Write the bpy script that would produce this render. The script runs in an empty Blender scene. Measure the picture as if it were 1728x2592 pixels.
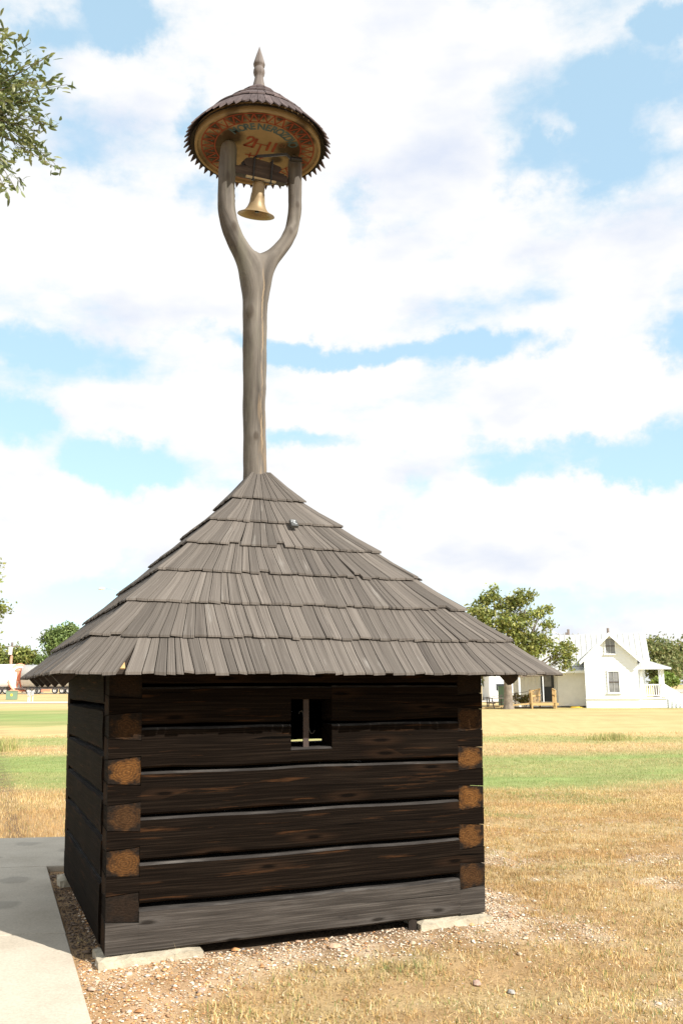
import bpy, math, random
import numpy as np
from mathutils import Vector, Matrix

random.seed(7)
RNG = np.random.default_rng(11)
SC = bpy.context.scene
COL = SC.collection

# ------------------------------------------------------------------ camera
EYE = 1.62
PITCH, ROLL, FPX = 0.19468, -0.00477, 2232.2
CP, SP = math.cos(PITCH), math.sin(PITCH)
FW = Vector((0, CP, SP)); UPV = Vector((0, -SP, CP)); RTV = Vector((1, 0, 0))
R2 = RTV * math.cos(ROLL) + UPV * math.sin(ROLL)
U2 = -RTV * math.sin(ROLL) + UPV * math.cos(ROLL)
cam = bpy.data.cameras.new('camera')
cam.sensor_fit = 'VERTICAL'; cam.sensor_height = 36.0
cam.lens = FPX / 2592 * 36.0
cam.clip_start = 0.05; cam.clip_end = 6000
camo = bpy.data.objects.new('camera', cam); COL.objects.link(camo)
mw = Matrix((R2, U2, -FW)).transposed().to_4x4(); mw.translation = (0, 0, EYE)
camo.matrix_world = mw
SC.camera = camo


def PX(px, py, Y):
    """world point at depth Y along the line of sight through a photo pixel"""
    q = FW + R2 * ((px - 864) / FPX) - U2 * ((py - 1296) / FPX)
    q = q * (Y / q.y)
    return Vector((q.x, q.y, q.z + EYE))


# ------------------------------------------------------------------ sky, clouds, sun
SUN_EL = math.radians(38)
SUN_H = Vector((0.748, -0.663, 0)).normalized()
SUN = Vector((SUN_H.x * math.cos(SUN_EL), SUN_H.y * math.cos(SUN_EL), math.sin(SUN_EL)))
W = bpy.data.worlds.new('World'); SC.world = W; W.use_nodes = True
nt = W.node_tree; nt.nodes.clear()
SKY_STRENGTH, CLOUD_STRENGTH = 0.15, 0.63


def N(tree, t, **kw):
    n = tree.nodes.new(t)
    for k, v in kw.items():
        setattr(n, k, v)
    return n


def math_(tree, op, a, b=None, clamp=False):
    n = tree.nodes.new('ShaderNodeMath'); n.operation = op; n.use_clamp = clamp
    for i, s in enumerate((a, b)):
        if s is None: continue
        if isinstance(s, (int, float)): n.inputs[i].default_value = s
        else: tree.links.new(s, n.inputs[i])
    return n.outputs[0]


def world():
    L = nt.links.new
    sky = N(nt, 'ShaderNodeTexSky', sky_type='NISHITA', sun_disc=False)
    sky.sun_elevation = SUN_EL
    sky.sun_rotation = math.atan2(SUN_H.x, SUN_H.y)
    sky.air_density = 1.0; sky.dust_density = 0.6; sky.ozone_density = 1.0
    tc = N(nt, 'ShaderNodeTexCoord')
    sep = N(nt, 'ShaderNodeSeparateXYZ'); L(tc.outputs['Generated'], sep.inputs[0])
    az = math_(nt, 'ARCTAN2', sep.outputs[0], sep.outputs[1])
    el = math_(nt, 'ARCSINE', sep.outputs[2])
    comb = N(nt, 'ShaderNodeCombineXYZ'); L(az, comb.inputs[0]); L(el, comb.inputs[1])
    # billowy distortion of the direction, so cloud edges break up
    wn = N(nt, 'ShaderNodeTexNoise'); wn.inputs['Scale'].default_value = 7.0
    wn.inputs['Detail'].default_value = 7; wn.inputs['Roughness'].default_value = 0.62
    L(tc.outputs['Generated'], wn.inputs['Vector'])
    sub = N(nt, 'ShaderNodeVectorMath', operation='SUBTRACT'); L(wn.outputs['Color'], sub.inputs[0])
    sub.inputs[1].default_value = (.5, .5, .5)
    scl = N(nt, 'ShaderNodeVectorMath', operation='MULTIPLY'); L(sub.outputs[0], scl.inputs[0])
    scl.inputs[1].default_value = (.20, .13, 0)
    add = N(nt, 'ShaderNodeVectorMath', operation='ADD'); L(comb.outputs[0], add.inputs[0]); L(scl.outputs[0], add.inputs[1])
    P = add.outputs[0]
    # cloud banks (+) and breaks of blue (-): direction through the photo, half sizes in photo px, amount
    BANKS = [
        (310, 55, 150, 60, -.95), (110, 95, 70, 50, -.4), (40, 40, 60, 60, .2), (480, 300, 70, 50, -.55), (200, 380, 110, 50, -.35), (500, 480, 80, 60, -.55),
        (300, 220, 220, 60, .4), (900, 300, 300, 260, .55), (1150, 130, 260, 110, .5), (250, 640, 330, 150, .5), (780, 720, 330, 110, .45),
        (1690, 85, 70, 45, -.9), (1560, 250, 150, 70, -.75), (1480, 420, 210, 80, -.75), (1290, 430, 90, 60, -.35), (1660, 340, 90, 50, .4), (1400, 330, 80, 40, .35),
        (900, 480, 60, 80, -.5), (930, 600, 50, 50, -.35), (1620, 620, 200, 90, .35), (1200, 620, 180, 120, .4), (1690, 700, 80, 40, -.4),
        (100, 870, 220, 42, -.55), (780, 872, 340, 34, -.95), (1180, 880, 160, 40, -.6), (1690, 880, 80, 90, -.85), (1400, 800, 200, 40, .35),
        (370, 1040, 250, 66, .75), (50, 1060, 100, 60, -.8), (900, 960, 170, 50, .5), (1480, 985, 225, 108, 1.15), (1290, 900, 90, 40, -.5),
        (270, 1190, 200, 56, -.95), (760, 1130, 110, 34, -.8), (1130, 1120, 90, 70, .5), (1000, 1090, 60, 40, .45), (950, 1180, 130, 40, -.5), (1500, 1175, 340, 62, -1.05), (1020, 1270, 90, 60, -.75),
        (840, 1260, 160, 110, .9), (70, 1290, 120, 120, .95), (460, 1300, 170, 80, .75), (250, 1370, 180, 50, .5), (1400, 1360, 330, 115, 1.05), (1660, 1290, 110, 80, .8),
        (230, 1500, 210, 60, -.8), (60, 1470, 70, 40, .5), (110, 1560, 90, 40, .45), (1350, 1520, 340, 30, -.35), (1560, 1575, 210, 24, .4),
    ]
    tot = None
    for px, py, sx, sy, amt in BANKS:
        d = (FW + R2 * ((px - 864) / FPX) - U2 * ((py - 1296) / FPX)).normalized()
        a, e = math.atan2(d.x, d.y), math.asin(d.z)
        ax, ay = sx / FPX, sy / FPX
        s1 = N(nt, 'ShaderNodeVectorMath', operation='SUBTRACT'); L(P, s1.inputs[0]); s1.inputs[1].default_value = (a, e, 0)
        s2 = N(nt, 'ShaderNodeVectorMath', operation='MULTIPLY'); L(s1.outputs[0], s2.inputs[0]); s2.inputs[1].default_value = (1 / ax, 1 / ay, 0)
        s3 = N(nt, 'ShaderNodeVectorMath', operation='LENGTH'); L(s2.outputs[0], s3.inputs[0])
        mr = N(nt, 'ShaderNodeMapRange', interpolation_type='SMOOTHSTEP'); L(s3.outputs['Value'], mr.inputs['Value'])
        mr.inputs['From Min'].default_value = .25; mr.inputs['From Max'].default_value = 1.5
        mr.inputs['To Min'].default_value = amt; mr.inputs['To Max'].default_value = 0
        tot = mr.outputs[0] if tot is None else math_(nt, 'ADD', tot, mr.outputs[0])
    # general cover, the same all round the sky
    st = N(nt, 'ShaderNodeVectorMath', operation='MULTIPLY'); L(tc.outputs['Generated'], st.inputs[0]); st.inputs[1].default_value = (1, 1, 2.2)
    n1 = N(nt, 'ShaderNodeTexNoise'); n1.inputs['Scale'].default_value = 4.6; n1.inputs['Detail'].default_value = 10
    n1.inputs['Roughness'].default_value = .62; L(st.outputs[0], n1.inputs['Vector'])
    g = math_(nt, 'MULTIPLY', math_(nt, 'SUBTRACT', n1.outputs['Fac'], .5), 2.9)
    dens = math_(nt, 'ADD', math_(nt, 'ADD', tot, g), .10)
    mask = N(nt, 'ShaderNodeMapRange', interpolation_type='SMOOTHSTEP'); L(dens, mask.inputs['Value'])
    mask.inputs['From Min'].default_value = -.52; mask.inputs['From Max'].default_value = .36
    # cloud tone: soft grey-lavender bellies
    n2 = N(nt, 'ShaderNodeTexNoise'); n2.inputs['Scale'].default_value = 6.5; n2.inputs['Detail'].default_value = 6
    sh = N(nt, 'ShaderNodeVectorMath', operation='ADD'); L(st.outputs[0], sh.inputs[0]); sh.inputs[1].default_value = (3.1, 1.7, .4)
    L(sh.outputs[0], n2.inputs['Vector'])
    cr = N(nt, 'ShaderNodeValToRGB'); L(n2.outputs['Fac'], cr.inputs[0])
    cr.color_ramp.elements[0].position = .24; cr.color_ramp.elements[0].color = (.76, .82, .95, 1)
    cr.color_ramp.elements[1].position = .44; cr.color_ramp.elements[1].color = (1, 1, 1, 1)
    b0 = N(nt, 'ShaderNodeBackground'); L(sky.outputs[0], b0.inputs[0]); b0.inputs[1].default_value = SKY_STRENGTH
    # thin bright veil over the clear sky
    bv = N(nt, 'ShaderNodeBackground'); bv.inputs[0].default_value = (.60, .87, 1.0, 1); bv.inputs[1].default_value = CLOUD_STRENGTH * 1.08
    b1 = N(nt, 'ShaderNodeMixShader'); b1.inputs[0].default_value = .58; L(b0.outputs[0], b1.inputs[1]); L(bv.outputs[0], b1.inputs[2])
    b2 = N(nt, 'ShaderNodeBackground'); L(cr.outputs[0], b2.inputs[0]); b2.inputs[1].default_value = CLOUD_STRENGTH
    mx = N(nt, 'ShaderNodeMixShader'); L(mask.outputs[0], mx.inputs[0]); L(b1.outputs[0], mx.inputs[1]); L(b2.outputs[0], mx.inputs[2])
    out = N(nt, 'ShaderNodeOutputWorld'); L(mx.outputs[0], out.inputs[0])


world()
W.cycles.sampling_method = 'MANUAL'; W.cycles.sample_map_resolution = 512
sun = bpy.data.lights.new('sun', 'SUN'); sun.energy = 5.0; sun.angle = math.radians(.5); sun.color = (1, .945, .865)
suno = bpy.data.objects.new('sun', sun); COL.objects.link(suno)
suno.rotation_euler = SUN.to_track_quat('Z', 'Y').to_euler(); suno.location = SUN * 60
SC.view_settings.view_transform = 'Standard'; SC.view_settings.look = 'None'
SC.view_settings.exposure = 0.70; SC.view_settings.gamma = 1; SC.view_settings.use_curve_mapping = False
SC.render.engine = 'CYCLES'
SC.cycles.max_bounces = 6; SC.cycles.transparent_max_bounces = 8

# ------------------------------------------------------------------ helpers
def tag(o, label=None, cat=None, group=None, kind=None):
    if label: o['label'] = label
    if cat: o['category'] = cat
    if group: o['group'] = group
    if kind: o['kind'] = kind
    return o


def empty(name, loc=(0, 0, 0), rz=0, parent=None):
    o = bpy.data.objects.new(name, None); o.empty_display_size = .2
    o.location = loc; o.rotation_euler = (0, 0, rz); COL.objects.link(o)
    if parent: o.parent = parent
    return o


def link(name, me, parent=None):
    o = bpy.data.objects.new(name, me); COL.objects.link(o)
    if parent: o.parent = parent
    return o


class MB:
    """collects polygons and links them as one mesh object"""
    def __init__(s):
        s.v, s.f, s.uv, s.t, s.m = [], [], [], [], []

    def face(s, pts, uv=None, tint=.5, mat=0, axis=0):
        i = len(s.v); s.v += [tuple(p) for p in pts]; s.f.append(tuple(range(i, i + len(pts))))
        if uv is None:
            nrm = (Vector(pts[1]) - Vector(pts[0])).cross(Vector(pts[2]) - Vector(pts[0]))
            ab = [abs(c) for c in nrm]; ab[axis] = -1
            rest = [k for k in range(3) if k != axis]
            o = rest[0] if ab[rest[0]] < ab[rest[1]] else rest[1]
            uv = [(p[axis], p[o]) for p in pts]
        s.uv += uv; s.t.append(tint); s.m.append(mat)

    def box(s, x0, x1, y0, y1, z0, z1, tint=.5, mat=0, axis=0, M=None):
        P = [Vector((x, y, z)) for x in (x0, x1) for y in (y0, y1) for z in (z0, z1)]
        F = ((0, 1, 3, 2), (4, 6, 7, 5), (0, 4, 5, 1), (2, 3, 7, 6), (0, 2, 6, 4), (1, 5, 7, 3))
        for f in F:
            pts = [P[k] for k in f]
            uv = None
            if M is not None:
                nrm = (pts[1] - pts[0]).cross(pts[2] - pts[0]); ab = [abs(c) for c in nrm]
                rest = [k for k in range(3) if k != axis]
                o = rest[0] if ab[rest[0]] < ab[rest[1]] else rest[1]
                uv = [(p[axis], p[o]) for p in pts]
                pts = [M @ p for p in pts]
            s.face(pts, uv, tint, mat, axis)

    def hexa(s, b, t, tint=.5, mat=0, axis=0):
        """b, t: four bottom and four top corners, same order"""
        s.face(b[::-1], None, tint, mat, axis); s.face(t, None, tint, mat, axis)
        for i in range(4):
            j = (i + 1) % 4
            s.face([b[i], b[j], t[j], t[i]], None, tint, mat, axis)

    def bar(s, a, b, w, h=None, tint=.5, mat=0):
        a, b = Vector(a), Vector(b); h = h or w
        d = b - a; l = d.length; d.normalize()
        q = d.to_track_quat('X', 'Z').to_matrix().to_4x4(); q.translation = a
        s.box(0, l, -w / 2, w / 2, -h / 2, h / 2, tint, mat, 0, q)

    def tube(s, pts, rad, n=10, tint=.5, mat=0, caps=True):
        pts = [Vector(p) for p in pts]
        if not hasattr(rad, '__len__'): rad = [rad] * len(pts)
        rings = []; ln = 0; L = [0]
        ref = Vector((.31, .2, .93))
        for i, p in enumerate(pts):
            if i: ln += (p - pts[i - 1]).length; L.append(ln)
            d = (pts[min(i + 1, len(pts) - 1)] - pts[max(i - 1, 0)]).normalized()
            if i == 0:
                u = d.cross(ref if abs(d.dot(ref)) < .95 else Vector((1, 0, 0))).normalized()
            else:
                u = (u - d * u.dot(d)).normalized()
            w = d.cross(u)
            rings.append([p + (u * math.cos(2 * math.pi * k / n) + w * math.sin(2 * math.pi * k / n)) * rad[i] for k in range(n)])
        for i in range(len(pts) - 1):
            for k in range(n):
                j = (k + 1) % n
                s.face([rings[i][k], rings[i][j], rings[i + 1][j], rings[i + 1][k]],
                       [(L[i], k / n), (L[i], (k + 1) / n), (L[i + 1], (k + 1) / n), (L[i + 1], k / n)], tint, mat)
        if caps:
            s.face(rings[0][::-1], [(0, 0)] * n, tint, mat); s.face(rings[-1], [(0, 0)] * n, tint, mat)

    def lathe(s, prof, n=24, c=(0, 0), tint=.5, mat=0):
        for i in range(len(prof) - 1):
            (r0, z0), (r1, z1) = prof[i], prof[i + 1]
            for k in range(n):
                a, b = 2 * math.pi * k / n, 2 * math.pi * (k + 1) / n
                p = [(c[0] + r0 * math.cos(a), c[1] + r0 * math.sin(a), z0), (c[0] + r0 * math.cos(b), c[1] + r0 * math.sin(b), z0),
                     (c[0] + r1 * math.cos(b), c[1] + r1 * math.sin(b), z1), (c[0] + r1 * math.cos(a), c[1] + r1 * math.sin(a), z1)]
                uv = [(z0, k / n), (z0, (k + 1) / n), (z1, (k + 1) / n), (z1, k / n)]
                if r0 < 1e-5: p, uv = p[1:], uv[1:]
                elif r1 < 1e-5: p, uv = p[:3], uv[:3]
                s.face(p, uv, tint, mat)

    def mesh(s, name, mats, smooth=False, weld=True):
        me = bpy.data.meshes.new(name); me.from_pydata(s.v, [], s.f)
        u = me.uv_layers.new(name='UVMap'); u.data.foreach_set('uv', np.array(s.uv, dtype=np.float32).ravel())
        a = me.attributes.new('tint', 'FLOAT', 'FACE'); a.data.foreach_set('value', np.array(s.t, dtype=np.float32))
        for m in (mats if isinstance(mats, (list, tuple)) else [mats]): me.materials.append(m)
        me.polygons.foreach_set('material_index', s.m)
        if weld:
            import bmesh
            bm = bmesh.new(); bm.from_mesh(me); bmesh.ops.remove_doubles(bm, verts=bm.verts, dist=1e-5)
            bmesh.ops.recalc_face_normals(bm, faces=bm.faces)
            bm.to_mesh(me); bm.free()
        if smooth: me.polygons.foreach_set('use_smooth', [True] * len(me.polygons))
        me.update(); return me

    def build(s, name, mats, parent=None, smooth=False, weld=True):
        return link(name, s.mesh(name, mats, smooth, weld), parent)


def np_mesh(name, V, quads=None, tris=None, color=None, mat=None, parent=None):
    """big meshes from numpy arrays; color: per vertex rgb"""
    me = bpy.data.meshes.new(name)
    q = np.zeros((0, 4), int) if quads is None else quads
    t = np.zeros((0, 3), int) if tris is None else tris
    me.vertices.add(len(V)); me.vertices.foreach_set('co', np.asarray(V, np.float32).ravel())
    loops = np.concatenate([q.ravel(), t.ravel()])
    me.loops.add(len(loops)); me.loops.foreach_set('vertex_index', loops.astype(np.int32))
    st = np.concatenate([np.arange(len(q)) * 4, len(q) * 4 + np.arange(len(t)) * 3])
    me.polygons.add(len(q) + len(t)); me.polygons.foreach_set('loop_start', st.astype(np.int32))
    me.update(calc_edges=True)
    if color is not None:
        a = me.attributes.new('col', 'FLOAT_COLOR', 'POINT')
        c = np.ones((len(V), 4), np.float32); c[:, :3] = color
        a.data.foreach_set('color', c.ravel())
    if mat: me.materials.append(mat)
    me.validate()
    return link(name, me, parent)


# smooth value noise on arrays
_PERM = np.random.default_rng(3).random((256, 256))
def vnoise(x, y):
    xi, yi = np.floor(x).astype(int), np.floor(y).astype(int); fx, fy = x - xi, y - yi
    fx, fy = fx * fx * (3 - 2 * fx), fy * fy * (3 - 2 * fy)
    g = lambda a, b: _PERM[a & 255, b & 255]
    return (g(xi, yi) * (1 - fx) + g(xi + 1, yi) * fx) * (1 - fy) + (g(xi, yi + 1) * (1 - fx) + g(xi + 1, yi + 1) * fx) * fy
def fbm(x, y, o=4):
    s = 0; a = .5; t = 0
    for k in range(o):
        s = s + a * vnoise(x * 2 ** k + 17.3 * k, y * 2 ** k + 5.1 * k); t += a; a *= .55
    return s / t
def sstep(a, b, x):
    t = np.clip((x - a) / (b - a), 0, 1); return t * t * (3 - 2 * t)


# ------------------------------------------------------------------ materials
def newmat(name):
    m = bpy.data.materials.new(name); m.use_nodes = True
    t = m.node_tree; b = t.nodes['Principled BSDF']; return m, t, b


def ramp(t, fac, stops):
    r = t.nodes.new('ShaderNodeValToRGB'); t.links.new(fac, r.inputs[0])
    e = r.color_ramp.elements
    while len(e) < len(stops): e.new(.5)
    for k, (p, c) in enumerate(stops): e[k].position = p; e[k].color = (*c, 1)
    return r.outputs[0]


def mixc(t, fac, a, b, mode='MIX'):
    n = t.nodes.new('ShaderNodeMix'); n.data_type = 'RGBA'; n.blend_type = mode
    for i, s in ((0, fac), (6, a), (7, b)):
        if isinstance(s, (int, float)): n.inputs[i].default_value = s
        elif isinstance(s, tuple): n.inputs[i].default_value = (*s, 1)
        else: t.links.new(s, n.inputs[i])
    return n.outputs[2]


def noise(t, vec, scale, detail=4, rough=.55, w=None):
    n = t.nodes.new('ShaderNodeTexNoise'); n.inputs['Scale'].default_value = scale
    n.inputs['Detail'].default_value = detail; n.inputs['Roughness'].default_value = rough
    if vec is not None: t.links.new(vec, n.inputs['Vector'])
    return n.outputs['Fac']


def vecmul(t, v, s):
    n = t.nodes.new('ShaderNodeVectorMath'); n.operation = 'MULTIPLY'
    t.links.new(v, n.inputs[0]); n.inputs[1].default_value = s; return n.outputs[0]


def attr(t, name, out='Fac'):
    n = t.nodes.new('ShaderNodeAttribute'); n.attribute_name = name; return n.outputs[out]


def bump(t, b, h, dist, strength=1.0):
    n = t.nodes.new('ShaderNodeBump'); n.inputs['Distance'].default_value = dist; n.inputs['Strength'].default_value = strength
    t.links.new(h, n.inputs['Height']); t.links.new(n.outputs[0], b.inputs['Normal'])


def grain_vec(t, su, sv):
    """UV (along, across) in metres, shifted per piece by tint and object"""
    uv = t.nodes.new('ShaderNodeUVMap').outputs[0]
    tn = attr(t, 'tint'); oi = t.nodes.new('ShaderNodeObjectInfo').outputs['Random']
    off = math_(t, 'ADD', math_(t, 'MULTIPLY', tn, 37.0), math_(t, 'MULTIPLY', oi, 91.0))
    c = t.nodes.new('ShaderNodeCombineXYZ'); t.links.new(off, c.inputs[2]); t.links.new(off, c.inputs[0])
    v = vecmul(t, uv, (su, sv, 1))
    a = t.nodes.new('ShaderNodeVectorMath'); a.operation = 'ADD'; t.links.new(v, a.inputs[0]); t.links.new(c.outputs[0], a.inputs[1])
    return a.outputs[0], tn, oi


def wood(name, stops, su=3, sv=55, rough=.85, tint_amt=.5, bumpd=.003, patches=None, spec=.25, cracks=None, knots=None):
    m, t, b = newmat(name)
    v, tn, oi = grain_vec(t, su, sv)
    f = noise(t, v, 1.0, 6, .65)
    col = ramp(t, f, stops)
    br = math_(t, 'ADD', math_(t, 'MULTIPLY', math_(t, 'ADD', tn, oi), tint_amt), 1 - tint_amt)
    br3 = t.nodes.new('ShaderNodeCombineXYZ')
    for k in range(3): t.links.new(br, br3.inputs[k])
    col = mixc(t, 1.0, col, br3.outputs[0], 'MULTIPLY')
    if patches:
        v2, _, _ = grain_vec(t, patches[1], patches[2])
        f2 = noise(t, v2, 1.0, 5, .6)
        mk = t.nodes.new('ShaderNodeMapRange'); t.links.new(f2, mk.inputs[0])
        mk.inputs['From Min'].default_value = patches[3]; mk.inputs['From Max'].default_value = patches[4]
        col = mixc(t, mk.outputs[0], col, patches[0])
    if cracks:
        v3, _, _ = grain_vec(t, cracks[0], cracks[1])
        f3 = noise(t, v3, 1.0, 3, .5)
        mk = t.nodes.new('ShaderNodeMapRange'); t.links.new(f3, mk.inputs[0])
        mk.inputs['From Min'].default_value = cracks[2]; mk.inputs['From Max'].default_value = cracks[2] - .035
        col = mixc(t, mk.outputs[0], col, cracks[3])
    if knots:
        v4, _, _ = grain_vec(t, knots[0], knots[1])
        vo = t.nodes.new('ShaderNodeTexVoronoi'); vo.voronoi_dimensions = '2D'; vo.inputs['Scale'].default_value = 1; t.links.new(v4, vo.inputs['Vector'])
        sp = t.nodes.new('ShaderNodeSeparateColor'); t.links.new(vo.outputs['Color'], sp.inputs[0])
        on = t.nodes.new('ShaderNodeMapRange'); t.links.new(sp.outputs[0], on.inputs[0]); on.inputs['From Min'].default_value = knots[3]; on.inputs['From Max'].default_value = knots[3] + .02
        rim = t.nodes.new('ShaderNodeMapRange'); t.links.new(math_(t, 'ADD', vo.outputs['Distance'], math_(t, 'MULTIPLY', math_(t, 'SUBTRACT', f, .5), .12)), rim.inputs[0])
        rim.inputs['From Min'].default_value = knots[2]; rim.inputs['From Max'].default_value = knots[2] * .45
        col = mixc(t, math_(t, 'MULTIPLY', math_(t, 'MULTIPLY', rim.outputs[0], on.outputs[0]), .85), col, knots[4])
        halo = t.nodes.new('ShaderNodeMapRange'); t.links.new(vo.outputs['Distance'], halo.inputs[0])
        halo.inputs['From Min'].default_value = knots[2] * 2.6; halo.inputs['From Max'].default_value = knots[2] * 1.2
        band = math_(t, 'MULTIPLY', math_(t, 'SUBTRACT', halo.outputs[0], rim.outputs[0], True), math_(t, 'MULTIPLY', on.outputs[0], f))
        col = mixc(t, math_(t, 'MULTIPLY', band, .8, True), col, knots[5])
    t.links.new(col, b.inputs['Base Color']); b.inputs['Roughness'].default_value = rough
    b.inputs['Specular IOR Level'].default_value = spec
    bump(t, b, f, bumpd)
    return m


def plain(name, c, rough=.7, metal=0, var=.12, scale=8, spec=.4, bumpd=0):
    m, t, b = newmat(name)
    tc = t.nodes.new('ShaderNodeTexCoord').outputs['Object']
    f = noise(t, tc, scale, 5, .6)
    d = tuple(x * (1 - var) for x in c); l = tuple(min(1, x * (1 + var)) for x in c)
    t.links.new(ramp(t, f, [(.3, d), (.7, l)]), b.inputs['Base Color'])
    b.inputs['Roughness'].default_value = rough; b.inputs['Metallic'].default_value = metal
    b.inputs['Specular IOR Level'].default_value = spec
    if bumpd: bump(t, b, f, bumpd)
    return m


def colmat(name, rough=.9, trans=0.0, fine=None, spec=.2, bumpd=0):
    """colour from the vertex attribute, with optional fine variation"""
    m, t, b = newmat(name)
    c = attr(t, 'col', 'Color')
    if fine:
        tc = t.nodes.new('ShaderNodeTexCoord').outputs['Object']
        f = noise(t, tc, fine[0], 6, .7)
        c = mixc(t, 1.0, c, ramp(t, f, [(.25, (fine[1],) * 3), (.75, (fine[2],) * 3)]), 'MULTIPLY')
        if bumpd: bump(t, b, f, bumpd)
    t.links.new(c, b.inputs['Base Color']); b.inputs['Roughness'].default_value = rough
    b.inputs['Specular IOR Level'].default_value = spec
    if trans:
        tr = t.nodes.new('ShaderNodeBsdfTranslucent'); t.links.new(c, tr.inputs[0])
        mx = t.nodes.new('ShaderNodeMixShader'); mx.inputs[0].default_value = trans
        t.links.new(b.outputs[0], mx.inputs[1]); t.links.new(tr.outputs[0], mx.inputs[2])
        t.links.new(mx.outputs[0], t.nodes['Material Output'].inputs[0])
    return m


M_LOG = wood('black_stained_log', [(.25, (.0024, .0017, .0013)), (.5, (.0072, .0049, .0035)), (.78, (.022, .0152, .0106))], 1.8, 120, .7,
             .30, .004, patches=((.062, .028, .012), 2.2, 34, .60, .78), spec=.02, cracks=(.8, 22, .315, (.0015, .0012, .001)), knots=(1.7, 8, .13, .66, (.003, .002, .0015), (.026, .014, .008)))
M_SILL = wood('greyed_sill_log', [(.22, (.016, .0135, .0115)), (.5, (.044, .038, .033)), (.78, (.108, .095, .083))], 2.2, 100, .8,
              .25, .004, patches=((.02, .018, .017), 3.5, 8, .64, .74), cracks=(.7, 55, .33, (.008, .007, .006)), spec=.08, knots=(2.3, 9, .15, .52, (.014, .012, .010), (.085, .077, .07)))
M_TOPW = wood('pale_log_top', [(.30, (.010, .008, .007)), (.52, (.032, .028, .025)), (.74, (.095, .087, .078))], 3.0, 30, .85, .3)  # paler grey for log tops and upper front edges
M_SHINGLE = wood('weathered_shingle', [(.24, (.050, .042, .035)), (.5, (.104, .090, .077)), (.76, (.168, .149, .129))], 1.6, 120, .85,
                 .30, .003, patches=((.20, .185, .165), 3, 14, .62, .78), cracks=(1.4, 75, .325, (.022, .019, .017)))
M_CAPSH = wood('purplish_shingle', [(.25, (.035, .026, .026)), (.5, (.088, .066, .064)), (.8, (.15, .12, .115))], 5, 90, .85, .5, .003)
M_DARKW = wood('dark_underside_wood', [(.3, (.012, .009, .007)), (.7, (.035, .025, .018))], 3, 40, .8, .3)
M_POLE = wood('weathered_trunk_pole', [(.28, (.045, .039, .032)), (.48, (.105, .091, .076)), (.70, (.205, .182, .154))], 1.0, 15, .8,
              .1, .006, patches=((.30, .21, .12), .7, 5, .60, .78), cracks=(.55, 11, .31, (.035, .027, .02)))
def split_and_knots(m):
    t = m.node_tree; b = t.nodes['Principled BSDF']; base = b.inputs['Base Color'].links[0].from_socket
    tc = t.nodes.new('ShaderNodeTexCoord').outputs['Object']; sep = t.nodes.new('ShaderNodeSeparateXYZ'); t.links.new(tc, sep.inputs[0])
    wob = noise(t, vecmul(t, tc, (0, 0, 1)), 2.4, 5, .6)
    dx = math_(t, 'ABSOLUTE', math_(t, 'SUBTRACT', math_(t, 'ADD', sep.outputs[0], .012), math_(t, 'MULTIPLY', math_(t, 'SUBTRACT', wob, .5), .11)))
    mk = t.nodes.new('ShaderNodeMapRange'); t.links.new(dx, mk.inputs[0]); mk.inputs['From Min'].default_value = .009; mk.inputs['From Max'].default_value = .003
    brk = t.nodes.new('ShaderNodeMapRange'); t.links.new(noise(t, vecmul(t, tc, (3, 3, 3.3)), 1, 3), brk.inputs[0]); brk.inputs['From Min'].default_value = .36; brk.inputs['From Max'].default_value = .56
    low = t.nodes.new('ShaderNodeMapRange'); t.links.new(sep.outputs[2], low.inputs[0]); low.inputs['From Min'].default_value = 5.24; low.inputs['From Max'].default_value = 5.16
    f = math_(t, 'MULTIPLY', math_(t, 'MULTIPLY', mk.outputs[0], low.outputs[0]), math_(t, 'MULTIPLY', brk.outputs[0], .75))
    c = mixc(t, f, base, (.29, .215, .135))
    for kx, ky, kz, r in ((.04, -.11, 4.05, .030), (-.12, -.08, 4.70, .034), (.03, -.1, 4.42, .026), (-.27, -.07, 5.45, .028), (.24, -.05, 5.52, .022), (-.06, -.11, 3.62, .026), (-.33, -.06, 5.9, .022), (.30, -.06, 5.78, .02)):
        d = t.nodes.new('ShaderNodeVectorMath'); d.operation = 'DISTANCE'; t.links.new(vecmul(t, tc, (1, 1, .55)), d.inputs[0]); d.inputs[1].default_value = (kx, ky, kz * .55)
        q = t.nodes.new('ShaderNodeMapRange'); t.links.new(math_(t, 'ADD', d.outputs['Value'], math_(t, 'MULTIPLY', math_(t, 'SUBTRACT', wob, .5), .03)), q.inputs[0])
        q.inputs['From Min'].default_value = r * 1.25; q.inputs['From Max'].default_value = r * .6; q.inputs['To Max'].default_value = .75
        c = mixc(t, q.outputs[0], c, (.05, .038, .028))
    gr = t.nodes.new('ShaderNodeMapRange'); t.links.new(noise(t, vecmul(t, tc, (7, 7, .8)), 1, 4, .6), gr.inputs[0])
    gr.inputs['From Min'].default_value = .52; gr.inputs['From Max'].default_value = .72; gr.inputs['To Max'].default_value = .55
    c = mixc(t, gr.outputs[0], c, (.17, .165, .12))
    t.links.new(c, b.inputs['Base Color'])
split_and_knots(M_POLE)
M_FINIAL = wood('grey_turned_wood', [(.25, (.09, .072, .064)), (.55, (.17, .145, .13)), (.8, (.26, .23, .21))], 4, 14, .75, .2)
M_HEAD = wood('dark_headstock_wood', [(.25, (.022, .015, .012)), (.55, (.055, .038, .03)), (.8, (.10, .075, .058))], 3, 30, .75, .3)
M_IRON = plain('dark_iron', (.03, .028, .027), .45, .6, .25)
M_RUST = plain('brown_iron_bar', (.045, .030, .024), .7, .1, .3)
M_BRASS = plain('gold_painted_bell', (.27, .195, .105), .5, .25, .12, 6)
M_CREAM = None
M_RED = plain('dull_red_paint', (.22, .038, .016), .8, 0, .2, 14)
M_BLUE = plain('grey_blue_paint', (.055, .095, .115), .8, 0, .25, 14)
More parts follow.
